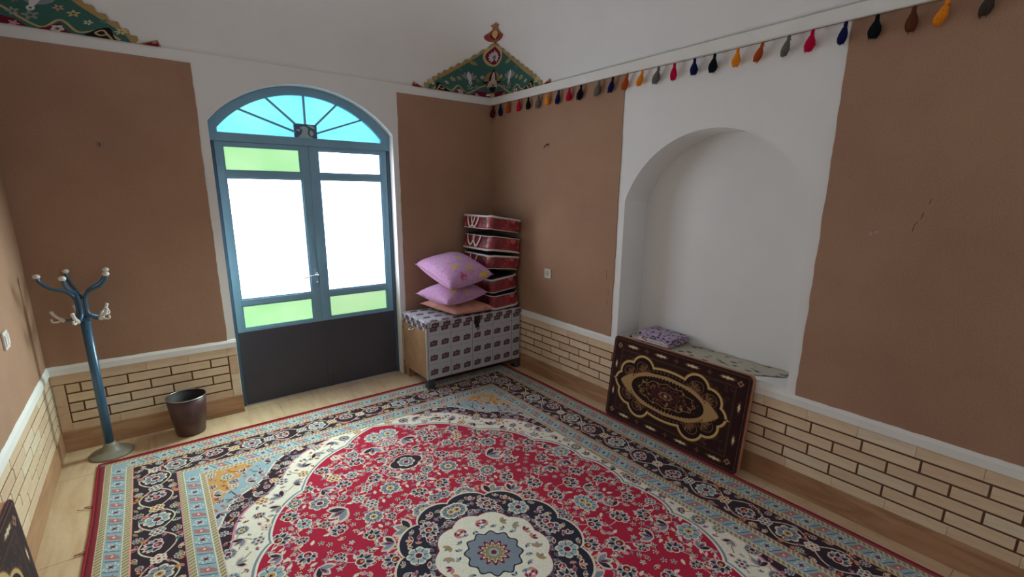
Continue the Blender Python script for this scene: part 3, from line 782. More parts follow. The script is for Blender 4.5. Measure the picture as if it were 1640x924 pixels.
# ------------------------------------------------------------------ painted corner murals (part of the ceiling)
def make_mural():
    """x from -0.8 to 0.8 across the corner, y = height 0..0.62 along the vault"""
    rng = np.random.default_rng(11); Wm, Hm = 1.64, 0.66
    c = Canvas(Wm, Hm, 620, (168, 142, 96)); cx = Wm/2
    TEAL = (62, 104, 96); TEAL2 = (88, 126, 114); BEI = (190, 166, 118); MAR = (112, 26, 48); BLK = (26, 22, 28); OFF = (206, 196, 186)
    # teal ground inside the tan rim
    pts = [(cx-0.66, 0.0)]
    for i in range(1, 23): 
        s = -0.66+1.32*i/23; h = mural_h(s)-0.030; pts.append((cx+s, max(0.0, h)))
    pts.append((cx+0.66, 0)); c.poly(pts, TEAL)
    for sg in (-1, 1):
        X = lambda u: cx+sg*u
        # tan cartouche lines rising to the centre
        c.line(bez([(X(0.60), 0.01), (X(0.50), 0.055), (X(0.42), 0.02), (X(0.33), 0.085), (X(0.27), 0.015), (X(0.12), 0.10), (X(0.0), 0.13)], 10), 0.013, BEI)
        c.poly([(X(0.42), -0.01), (X(0.37), 0.02), (X(0.335), 0.065), (X(0.29), 0.02), (X(0.24), -0.01)], MAR)
        c.shape(X(0.335), 0.022, 0.028, lambda t: 0.7+0.3*np.abs(np.cos(2.5*t)), OFF); c.disc(X(0.335), 0.02, 0.009, TEAL)
        c.poly(bez([(X(0.60), -0.01), (X(0.56), 0.035), (X(0.52), 0.085), (X(0.48), 0.06), (X(0.44), -0.01)], 6), BLK)
        c.line(bez([(X(0.575), 0.0), (X(0.535), 0.035), (X(0.505), 0.06), (X(0.485), 0.035), (X(0.51), 0.02), (X(0.53), 0.03)], 8), 0.010, BEI)
        c.shape(X(0.575), 0.075, 0.030, lambda t: 0.7+0.3*np.cos(7*t), (214, 200, 150)); c.disc(X(0.575), 0.075, 0.008, OLIVE)
        c.poly([(X(0.80), -0.01), (X(0.775), 0.02), (X(0.75), 0.045), (X(0.72), 0.015), (X(0.69), -0.01)], MAR); c.disc(X(0.75), 0.03, 0.011, (196, 120, 130))
        c.poly([(X(0.24), -0.01), (X(0.17), 0.045), (X(0.10), 0.055), (X(0.0), 0.04), (X(0.0), -0.01)], MAR)
        c.shape(X(0.17), 0.012, 0.024, lambda t: 0.75+0.25*np.cos(5*t), (200, 150, 150))
        # pale flower sprays on the teal
        for (u, v, R, col) in ((0.36, 0.145, 0.026, BEI), (0.30, 0.165, 0.022, (190, 150, 130)), (0.43, 0.10, 0.020, OFF), (0.22, 0.085, 0.034, (140, 146, 138)), (0.155, 0.09, 0.026, (150, 150, 146)), (0.10, 0.19, 0.020, OFF), (0.14, 0.16, 0.02, OLIVE), (0.27, 0.25, 0.018, TEAL2), (0.48, 0.13, 0.018, TEAL2)):
            c.shape(X(u), v, R, lambda t: 0.72+0.28*np.cos(5*t), col, rng.uniform(0, 3)); c.disc(X(u), v, R*0.25, TEAL)
        for k in range(5): c.petal(X(0.21), 0.155, 0.085, 0.03, PI/2+(k-2)*0.45, (132, 142, 150))
        c.petal(X(0.21), 0.12, 0.12, 0.036, PI/2, (212, 212, 216)); c.disc(X(0.21), 0.13, 0.016, (214, 214, 220)); c.disc(X(0.21), 0.13, 0.006, TEAL)
        c.petal(X(0.045), 0.41, 0.07, 0.03, PI/2+sg*0.4, OLIVE); c.petal(X(0.13), 0.30, 0.07, 0.035, PI/2-sg*1.1, OLIVE)
    # black almond at the axis
    c.disc(cx, 0.155, 0.085, OLIVE, 1.0)
    c.poly(bez([(cx, 0.265), (cx+0.035, 0.20), (cx+0.05, 0.155), (cx+0.105, 0.15), (cx+0.055, 0.115), (cx+0.03, 0.07), (cx, 0.05), (cx-0.03, 0.07), (cx-0.055, 0.115), (cx-0.105, 0.15), (cx-0.05, 0.155), (cx-0.035, 0.20), (cx, 0.265)], 5), BLK)
    for k in range(9): c.petal(cx, 0.115, 0.062, 0.024, PI/2+(k-4)*0.42, (196, 178, 170))
    c.petal(cx, 0.10, 0.14, 0.040, PI/2, (206, 184, 168)); c.disc(cx, 0.115, 0.017, (120, 126, 130)); 
    c.disc(cx, 0.015, 0.032, BEI); c.disc(cx, 0.012, 0.018, (206, 170, 120))
    # maroon roundel near the top
    c.disc(cx, 0.37, 0.088, BEI); c.poly(bez([(cx, 0.455), (cx+0.06, 0.40), (cx+0.068, 0.355), (cx+0.03, 0.31), (cx, 0.298), (cx-0.03, 0.31), (cx-0.068, 0.355), (cx-0.06, 0.40), (cx, 0.455)], 6), MAR)
    for k in range(11): c.petal(cx, 0.362, 0.052, 0.02, PI/2+(k-5)*0.5, (190, 184, 196))
    c.petal(cx, 0.35, 0.075, 0.022, PI/2, (202, 160, 190)); c.disc(cx, 0.362, 0.017, (110, 120, 110))
    # finial
    c.disc(cx, 0.545, 0.075, (150, 92, 70)); c.disc(cx-0.055, 0.528, 0.028, (150, 62, 60)); c.disc(cx+0.055, 0.528, 0.028, (150, 62, 60)); c.disc(cx, 0.545, 0.036, (92, 24, 34)); c.petal(cx, 0.515, 0.075, 0.05, PI/2, (210, 172, 110)); c.disc(cx, 0.62, 0.034, (168, 112, 78))
    return c.image('mural_paint', weave=0.03)
def mural_h(s):
    """outline height of the mural at distance s from the corner"""
    a = abs(s); 
    if a > 0.80: return 0
    if a > 0.675: return 0.004+0.05*max(0, 1-abs(a-0.745)/0.055)
    base = 0.47*(1-a/0.70)
    return base+0.020*(1-abs(((a/0.062) % 1)*2-1))**1.0+0.006
mural_m = imgmat('mural_paint', make_mural(), 0.8, 0.05, 60, spec=0.2)
H2T = 0.157/0.47
def mural(corner_s, name, label):
    """columns of the painting laid 2 mm off the vault, mirrored about the corner; corner_s is its place on the perimeter"""
    mb = MB(); mb.uv = []; NR = 14
    ss = np.linspace(-0.80, 0.80, 321)
    def pt(s, h):
        t = h*H2T; p = ceilP(*perim(corner_s+s*(1+0.55*h/0.5)), max(t, 0.0002), 0.004)
        return p
    for s in ss:
        H = max(mural_h(s), 0.0015)
        for j in range(NR+1):
            h = H*j/NR; mb.v.append(pt(s, h)); mb.uv.append(((s+0.82)/1.64, h/0.66))
    for i in range(len(ss)-1):
        for j in range(NR): a = i*(NR+1)+j; mb.f.append((a, a+1, a+NR+2, a+NR+1)); mb.sm.append(True)
    # finial: a separate flame-shaped piece above the tip
    fin = [(0, 0.468), (0.012, 0.49), (0.045, 0.497), (0.072, 0.52), (0.078, 0.545), (0.05, 0.565), (0.022, 0.592), (0.02, 0.612), (0.036, 0.63), (0.014, 0.632), (0, 0.652)]
    hs = np.linspace(0.468, 0.652, 25); o = len(mb.v)
    for h in hs:
        wd = float(np.interp(h, [p[1] for p in fin], [p[0] for p in fin]))+0.0008
        for k in range(7): s = wd*(k/3-1); mb.v.append(pt(s, h)); mb.uv.append(((s+0.82)/1.64, h/0.66))
    for i in range(len(hs)-1):
        for k in range(6): a = o+i*7+k; mb.f.append((a, a+1, a+8, a+7)); mb.sm.append(True)
    ob = mb.build(name, mural_m, ceiling, fix=False); ob['label'] = label; return ob
mural(0.0, 'corner_mural', 'teal and maroon painted mural with finial in the corner right of the door')
mural(-W, 'corner_mural', 'teal and maroon painted mural in the corner left of the door')

# ------------------------------------------------------------------ tassel garland
cols = {'maroon': (84, 14, 34), 'navy': (28, 30, 78), 'rust': (176, 78, 32), 'red': (198, 20, 66), 'black': (20, 24, 30), 'grey': (110, 106, 100), 'orange': (244, 142, 38), 'brown': (96, 54, 36), 'darkgrey': (70, 60, 54)}
seq = ['maroon', 'navy', 'rust', 'red', 'black', 'grey', 'orange', 'navy', 'red', 'black', 'grey', 'navy', 'rust', 'orange', 'grey', 'red', 'navy', 'black', 'orange', 'rust', 'grey', 'red', 'navy', 'black', 'brown', 'orange', 'darkgrey']
tys = [-0.061, -0.167, -0.288, -0.437, -0.563, -0.697, -0.803, -0.933, -1.049, -1.173, -1.349, -1.472, -1.596, -1.716, -1.84, -1.951, -2.084, -2.209, -2.341, -2.473, -2.601, -2.707, -2.844, -2.963, -3.089, -3.198, -3.326]
wool = {k: simple('wool_'+k, v, 0.95, var=0.2, vscale=90, bs=0.5, bscale=400, spec=0.1) for k, v in cols.items()}
gar = tag(empty('tassel_garland', (-0.03, 0, 2.37)), 'garland of coloured wool tassels strung under the right wall ledge', 'garland')
gp = Vector(gar.location)
cz = lambda y: 2.379-0.006*abs(math.sin((y+0.3)*PI/1.25))
cord = [(-0.028, y, cz(y)) for y in np.arange(-0.02, -4.2, -0.05)]
MB().tube([tuple(Vector(p)-gp) for p in cord], 0.0016, 5).build('cord', simple('garland_cord', (120, 96, 66), 0.9), gar)
for i, (k, y) in enumerate(zip(seq, tys)):
    mb = MB(); L = random.uniform(0.088, 0.100); R = random.uniform(0.019, 0.025); lean = random.uniform(0.0, 0.030)
    z0 = cz(y)+0.002
    mb.lathe([(0.002, 0), (0.008, -0.006), (0.0085, -0.016), (0.006, -0.022), (0.011, -0.030), (R*0.92, -L*0.56), (R, -L*0.74), (R*0.82, -L*0.92), (R*0.45, -L), (0.002, -L*0.98)], n=14)
    for s in range(14):         # loose yarn ends round the skirt
        a = 2*PI*s/14+random.uniform(-.2, .2); r1 = R*random.uniform(0.75, 1.05)
        mb.tube([(0.008*math.cos(a), 0.008*math.sin(a), -0.03), (r1*math.cos(a), r1*math.sin(a), -L*0.72), (r1*0.7*math.cos(a), r1*0.7*math.sin(a), -L*random.uniform(0.94, 1.08))], [0.0016, 0.0022, 0.0012], 5)
    mb.v = [(x, yy_+lean*(-z/L), z) for x, yy_, z in mb.v]
    o = mb.build('tassel', wool[k], gar); o.location = Vector((-0.032, y, z0))-gp; o['label'] = {'darkgrey': 'dark grey'}.get(k, k)+' tassel'
    MB().tube([(0.0085*math.cos(a), 0.0085*math.sin(a), -0.022) for a in np.linspace(0, 2*PI, 13)], 0.0015, 5).build('neck_binding', wool[k], o)

# ------------------------------------------------------------------ storage chest
def make_wrap():
    c = Canvas(0.2132, 0.125, 1500, (184, 186, 194)); rng = np.random.default_rng(5)
    for k in range(2):
        x = 0.0533+0.1066*k; y = 0.060; D = (84, 52, 60)
        c.poly([(x-0.036, y-0.025), (x+0.031, y-0.021), (x+0.036, y+0.023), (x-0.031, y+0.019)], D)
        c.poly([(x-0.010, y+0.019), (x, y+0.034), (x+0.012, y+0.020)], (108, 84, 92))
        c.line(bez([(x-0.022, y-0.004), (x-0.016, y+0.008), (x-0.010, y-0.006), (x-0.004, y+0.006), (x+0.004, y-0.005), (x+0.010, y+0.007), (x+0.020, y-0.002)], 8), 0.0028, (172, 160, 166))
        c.line([(x-0.020, y-0.012), (x+0.020, y-0.009)], 0.0018, (140, 120, 128))
        c.line([(x-0.018, y-0.027), (x+0.022, y-0.025)], 0.0012, (128, 130, 142))
        c.line([(x+0.0533, 0), (x+0.0533, 0.125)], 0.0008, (140, 144, 156))
    c.line([(0, 0.003), (0.2132, 0.003)], 0.0016, (106, 108, 122)); c.line([(0, 0.105), (0.2132, 0.105)], 0.0009, (138, 142, 154))
    c.line([(0.001, 0), (0.001, 0.125)], 0.0034, (72, 74, 88)); 
    return c.image('wrap_print', weave=0.03)
wrap_m = imgmat('printed_wrap', make_wrap(), 0.42, 0.12, 40, spec=0.5, repeat=True)
def quadbox(x0, x1, y0, y1, z0, z1, ux=0.0, uz=0.0):
    """box with UVs in wrap-print units on the front, top and ends"""
    me = bpy.data.meshes.new('b'); v = [(x0,y0,z0),(x1,y0,z0),(x1,y1,z0),(x0,y1,z0),(x0,y0,z1),(x1,y0,z1),(x1,y1,z1),(x0,y1,z1)]
    f = [(0,3,2,1),(4,5,6,7),(0,1,5,4),(1,2,6,5),(2,3,7,6),(3,0,4,7)]
    me.from_pydata(v, [], f); uv = me.uv_layers.new(name='UVMap')
    for p in me.polygons:
        for li in p.loop_indices:
            x, y, z = me.vertices[me.loops[li].vertex_index].co; n = p.normal
            q = (x, y) if abs(n.z) > 0.5 else ((x, z) if abs(n.y) > 0.5 else (y, z))
            uv.data[li].uv = ((q[0]+ux)/0.2132, (q[1]+uz)/0.125)
    return me
def obj_from(me, name, mat, parent, bevel=0):
    me.name = name; me.materials.append(mat); o = bpy.data.objects.new(name, me); COL.objects.link(o); o.parent = parent
    if bevel: b = o.modifiers.new('bevel', 'BEVEL'); b.width = bevel; b.segments = 2
    return o
CX, CY = -0.503, -0.262; ch = tag(empty('storage_chest', (CX, CY, 0)), 'low chest wrapped in grey printed paper in the corner right of the door', 'chest')
hx, hy = 0.478, 0.215
obj_from(quadbox(-hx, hx, -hy, hy, 0.088, 0.532, 0.478-0.006, -0.088+0.0), 'body', wrap_m, ch, 0.004)
obj_from(quadbox(-hx-0.008, hx+0.006, -hy-0.010, hy+0.012, 0.536, 0.586, 0.478-0.02, -0.49), 'lid', wrap_m, ch, 0.006)
board_m = veined('hardboard', (138, 104, 76), (160, 124, 92), (176, 142, 110), 0.45, (3, 3, 2))
MB().box(-hx-0.0045, -hx, -hy+0.014, hy-0.004, 0.092, 0.500).build('end_panel', board_m, ch)
MB().box(-hx-0.006, -hx, -hy-0.001, -hy+0.016, 0.088, 0.532).build('corner_strip', simple('pale_metal_strip', (196, 196, 196), 0.4, 0.3), ch)
leg_m = simple('dark_leg_metal', (72, 76, 80), 0.45, 0.3)
for sx, sy in ((-1, -1), (1, -1), (-1, 1), (1, 1)):
    z0 = 0.0095 if sy < 0 else 0.0; m_ = leg_m if sy < 0 else board_m
    x = sx*(hx-0.030); y = sy*(hy-0.028)
    mb = MB(); mb.box(x-0.028, x+0.028, y-0.026, y-0.020 if sy < 0 else y+0.026, z0, 0.088) if False else None
    if sy < 0: mb.box(x-0.030, x+0.030, y-0.028, y-0.022, z0, 0.088).box(x-0.030 if sx < 0 else x+0.024, x-0.024 if sx < 0 else x+0.030, y-0.022, y+0.030, z0, 0.088).box(x-0.034, x+0.034, y-0.030, y+0.032, z0, z0+0.004)
    else: mb.box(x-0.028, x+0.028, y-0.026, y+0.026, z0, 0.088)
    mb.build('leg', m_, ch)
hnd = MB(); hnd.tube(bez([(-hx-0.004, -0.030+0.05, 0.478), (-hx-0.022, -0.020+0.05, 0.470), (-hx-0.026, 0.05, 0.462), (-hx-0.022, 0.020+0.05, 0.470), (-hx-0.004, 0.030+0.05, 0.478)], 5), 0.004, 8); hnd.box(-hx-0.008, -hx-0.003, 0.005, 0.095, 0.472, 0.492)
hnd.build('side_handle', M['chrome'], ch)
hp = MB(); hp.box(-0.028, 0.028, -hy-0.016, -hy-0.009, 0.530, 0.572).box(-0.017, 0.017, -hy-0.016, -hy-0.004, 0.470, 0.530).tube([(-0.010, -hy-0.014, 0.478), (-0.010, -hy-0.022, 0.462), (0.0, -hy-0.022, 0.448), (0.010, -hy-0.022, 0.462), (0.010, -hy-0.014, 0.478)], 0.004, 6)
hp.build('hasp', simple('dark_hasp', (44, 36, 40), 0.45, 0.4), ch, bevel=0.0015)

# ------------------------------------------------------------------ quilt bags (clear vinyl over red floral quilts)
def quiltm():
    m, nt, b = newmat('red_floral_quilt'); v = coords(nt, 'Object', (1, 1, 1))
    n1 = noise(nt, v, 4.5, 4, 0.6, 1.5); base = ramp(nt, n1, [(0.32, s2l((56, 6, 18))), (0.45, s2l((126, 12, 34))), (0.58, s2l((150, 24, 46))), (0.70, s2l((196, 96, 96)))])
    vo = nt.nodes.new('ShaderNodeTexVoronoi'); vo.inputs['Scale'].default_value = 12; nt.links.new(v, vo.inputs['Vector'])
    spot = ramp(nt, vo.outputs['Distance'], [(0.0, (1, 1, 1)), (0.34, (1, 1, 1)), (0.40, (0, 0, 0))])
    mk = nt.nodes.new('ShaderNodeMath'); mk.operation = 'MULTIPLY'; nt.links.new(spot, mk.inputs[0]); nt.links.new(ramp(nt, noise(nt, v, 5, 2), [(0.50, (0, 0, 0)), (0.60, (0.75, 0.75, 0.75))]), mk.inputs[1])
    nt.links.new(mixc(nt, mk.outputs[0], base, rgba((212, 112, 104))), b.inputs['Base Color'])
    b.inputs['Roughness'].default_value = 0.5; b.inputs['Coat Weight'].default_value = 1.0; b.inputs['Coat Roughness'].default_value = 0.08
    n = nt.nodes.new('ShaderNodeBump'); n.inputs['Strength'].default_value = 0.9; n.inputs['Distance'].default_value = 0.02
    nt.links.new(noise(nt, coords(nt, 'Object', (1, 1, 3)), 9, 4, 0.6, 1.2), n.inputs['Height']); nt.links.new(n.outputs[0], b.inputs['Coat Normal'])
    return m
quilt_m = quiltm(); navy_m = simple('navy_bag_fabric', (20, 24, 48), 0.75, var=0.1, bs=0.2, bscale=150); pipe_m = simple('white_piping', (220, 210, 204), 0.5)
def rrect(w_, d_, r, n=7):
    pts = []
    for cx_, cy_, a0 in ((w_/2-r, d_/2-r, 0), (-w_/2+r, d_/2-r, PI/2), (-w_/2+r, -d_/2+r, PI), (w_/2-r, -d_/2+r, 1.5*PI)):
        for i in range(n+1): a = a0+PI/2*i/n; pts.append((cx_+r*math.cos(a), cy_+r*math.sin(a)))
    return pts
def quilt_bag(loc, w_, d_, h, rot, wide_top, handles, label, seed):
    rg = random.Random(seed)
    root = tag(empty('quilt_bag', loc), label, 'quilt bag', 'stacked quilt bags in the corner'); root.rotation_euler = rot
    P = rrect(w_, d_, 0.055); n = len(P)
    def loops(prof, name, mat, closed=True):
        mb = MB()
        for sc, z in prof:
            for i, (x, y) in enumerate(P):
                wob = 0.0035*math.sin(i*0.9+seed)*math.sin(z*40)
                mb.v.append((x*sc+wob, y*sc+wob, z+0.004*math.sin(i*0.45+seed)*(1 if abs(sc) > 0.9 else 0.4)))
        for j in range(len(prof)-1):
            for i in range(n): mb.f.append((j*n+i, j*n+(i+1) % n, (j+1)*n+(i+1) % n, (j+1)*n+i)); mb.sm.append(True)
        mb.f.append(tuple(range(n-1, -1, -1))); mb.sm.append(True); mb.f.append(tuple((len(prof)-1)*n+i for i in range(n))); mb.sm.append(True)
        return mb.build(name, mat, root)
    side = [(0.985, 0.006), (1.012, 0.2*h), (1.022, 0.5*h), (1.012, 0.8*h), (0.985, h-0.006)]
    b = loops(side, 'clear_side', quilt_m)
    loops([(0.97, h-0.012), (0.985, h-0.003), (0.90, h+0.006), (0.6, h+0.014), (0.2, h+0.016)], 'top_cover', navy_m)
    loops([(0.2, -0.001), (0.6, 0.0), (0.97, 0.002), (0.985, 0.006), (0.97, 0.012)], 'base_cover', navy_m)
    def pipe(z, r):
        pts = [(x*(0.985+r/w_*1.2), y*(0.985+r/d_*1.2), z+0.004*math.sin(i*0.45+seed)) for i, (x, y) in enumerate(P)]; mb = MB(); mb.tube(pts+[pts[0]], r, 8)
        mb.build('piping', pipe_m, root)
    pipe(h-0.006, 0.0095 if wide_top else 0.004); pipe(0.006, 0.004 if wide_top else 0.0095)
    if handles:
        for k, dy in enumerate(handles):
            mb = MB(); x = -w_/2*1.02-0.010; hw = 0.055; drop = h*rg.uniform(0.75, 1.0)
            pts = bez([(x+0.004, dy-hw, h-0.004), (x-0.006, dy-hw*0.9, h-drop*0.55), (x-0.010, dy-0.01, h-drop), (x-0.012, dy+hw*0.55, h-drop*0.5), (x+0.002, dy+hw, h-0.002)], 7)
            for i, p in enumerate(pts):
                q = pts[min(i+1, len(pts)-1)]; r_ = pts[max(i-1, 0)]; t = Vector((0, q[1]-r_[1], q[2]-r_[2])); t.normalize(); nn = Vector((0, -t.z, t.y))*0.0085
                mb.v += [tuple(Vector(p)+nn), tuple(Vector(p)-nn)]
            mb.f = [(2*i, 2*i+1, 2*i+3, 2*i+2) for i in range(len(pts)-1)]; mb.sm = [True]*len(mb.f)
            o = mb.build('handle', pipe_m, root); so = o.modifiers.new('t', 'SOLIDIFY'); so.thickness = 0.002
    return root
TR = 0.135
# five bags, the upper three leaning down to the right, the lower two to the left
quilt_bag((-0.185, -0.262, 0.604), 0.300, 0.425, 0.125, (0.0, -0.055, 0.0), False, None, 'red quilt bag lying directly on the chest, bottom of the stack', 1)
quilt_bag((-0.195, -0.262, 0.754), 0.290, 0.415, 0.125, (0.0, -0.085, 0.02), True, None, 'red quilt bag second from the bottom, tilted above the lowest bag', 2)
quilt_bag((-0.205, -0.258, 0.945), 0.335, 0.440, 0.118, (0.0, 0.118, -0.01), True, (0.02,), 'red quilt bag in the middle of the stack with thick white upper rim', 3)
quilt_bag((-0.200, -0.258, 1.100), 0.340, 0.445, 0.128, (0.0, TR, 0.01), False, (-0.02, 0.07), 'red quilt bag second from the top with thick white lower rim', 4)
quilt_bag((-0.200, -0.258, 1.278), 0.340, 0.445, 0.118, (0.0, TR, 0.0), True, (0.0, 0.06), 'topmost red quilt bag with white rim and hanging handles', 5)

# ------------------------------------------------------------------ pillows
def pillowm(name, c1, c2, spots, stripe=False):
    m, nt, b = newmat(name); v = coords(nt, 'Object')
    col = ramp(nt, noise(nt, v, 22, 5, 0.7, 2.5), [(0.34, s2l(c1)), (0.5, s2l(c2)), (0.62, s2l(spots[0])), (0.70, s2l(c1))])
    vo = nt.nodes.new('ShaderNodeTexVoronoi'); vo.inputs['Scale'].default_value = 8.5; nt.links.new(v, vo.inputs['Vector'])
    vsel = nt.nodes.new('ShaderNodeSeparateColor'); nt.links.new(vo.outputs['Color'], vsel.inputs[0])
    d = nt.nodes.new('ShaderNodeMath'); d.operation = 'ADD'; nt.links.new(vo.outputs['Distance'], d.inputs[0]); nn = nt.nodes.new('ShaderNodeMath'); nn.operation = 'MULTIPLY'; nn.inputs[1].default_value = 0.62; nt.links.new(noise(nt, v, 45, 2), nn.inputs[0]); nt.links.new(nn.outputs[0], d.inputs[1])
    sp = ramp(nt, d.outputs[0], [(0.52, (1, 1, 1)), (0.64, (0, 0, 0))])
    pick = ramp(nt, vsel.outputs[0], [(0.45, rgba(spots[1])[:3]), (0.5, rgba(spots[2])[:3])], 'CONSTANT')
    keep = ramp(nt, vsel.outputs[1], [(0.42, (0, 0, 0)), (0.46, (1, 1, 1))])
    mm = nt.nodes.new('ShaderNodeMath'); mm.operation = 'MULTIPLY'; nt.links.new(sp, mm.inputs[0]); nt.links.new(keep, mm.inputs[1])
    nt.links.new(mixc(nt, mm.outputs[0], col, pick), b.inputs['Base Color']); b.inputs['Roughness'].default_value = 0.8; b.inputs['Sheen Weight'].default_value = 0.2; b.inputs['Specular IOR Level'].default_value = 0.2
    add = nt.nodes.new('ShaderNodeMath'); add.operation = 'ADD'; nt.links.new(noise(nt, v, 9, 3, 0.6, 1.0), add.inputs[0]); nt.links.new(noise(nt, v, 260, 2), add.inputs[1])
    bump(nt, b, add.outputs[0], 0.6, 0.016); return m
lil = pillowm('lilac_floral_cotton', (170, 126, 202), (220, 176, 218), ((228, 138, 182), (232, 196, 70), (206, 92, 140)))
pea = pillowm('peach_cotton', (226, 156, 136), (232, 168, 148), ((224, 150, 142), (206, 120, 104), (222, 180, 140)))
def pillow(corners, thick, mat, label, sag=0.0, seed=0, name='pillow'):
    c = [Vector(p) for p in corners]; cen = sum(c, Vector())/4
    root = tag(empty(name, tuple(cen)), label, 'pillow', 'pillows piled on the chest')
    N = 22; mb = MB(); idx = {}
    def P(u, v, s):
        # pull the edges in between the corners
        a = 1-u; b_ = 1-v; e = 0.07
        uu = u+e*math.sin(PI*v)*(0.5-u)*2*0.5*(abs(u-0.5)*2)**2; vv = v+e*math.sin(PI*u)*(0.5-v)*2*0.5*(abs(v-0.5)*2)**2
        p = c[0]*(1-uu)*(1-vv)+c[1]*uu*(1-vv)+c[2]*uu*vv+c[3]*(1-uu)*vv
        prof = (math.sin(PI*u)*math.sin(PI*v))**0.36
        prof *= 1+0.06*math.sin(7*u+seed)*math.sin(6*v+2*seed)
        return p-cen+Vector((0, 0, s*thick/2*prof*(1.0 if s > 0 else 0.85)))
    for s in (1, -1):
        for j in range(N+1):
            for i in range(N+1): mb.v.append(tuple(P(i/N, j/N, s)))
    K = (N+1)**2
    for s in (0, 1):
        for j in range(N):
            for i in range(N):
                a = s*K+j*(N+1)+i; q = (a, a+1, a+N+2, a+N+1); mb.f.append(q if s == 0 else q[::-1]); mb.sm.append(True)
    o = mb.build('pillow_cover', mat, root, merge=True)
    ss = o.modifiers.new('s', 'SUBSURF'); ss.levels = 1; ss.render_levels = 1
    pts = [P(i/N, 0, 0) for i in range(N)]+[P(1, j/N, 0) for j in range(N)]+[P(1-i/N, 1, 0) for i in range(N)]+[P(0, 1-j/N, 0) for j in range(N)]
    MB().tube(pts+[pts[0]], 0.0022, 6).build('seam', mat, root)
    return root
# corners: back-left, front-left, front-right, back-right
pillow([(-0.835, -0.070, 0.648), (-0.735, -0.530, 0.628), (-0.345, -0.535, 0.630), (-0.425, -0.085, 0.660)], 0.105, pea, 'flat peach pillow lying on the chest, lowest of the pile', seed=1)
pillow([(-0.925, -0.185, 0.768), (-0.845, -0.575, 0.735), (-0.395, -0.500, 0.770), (-0.450, -0.100, 0.795)], 0.165, lil, 'middle lilac pillow squeezed between two others', seed=2)
pillow([(-0.865, -0.060, 1.000), (-0.828, -0.600, 0.866), (-0.400, -0.590, 0.940), (-0.440, -0.090, 1.045)], 0.225, lil, 'plump lilac pillow with yellow flowers, top of the pile', seed=3)

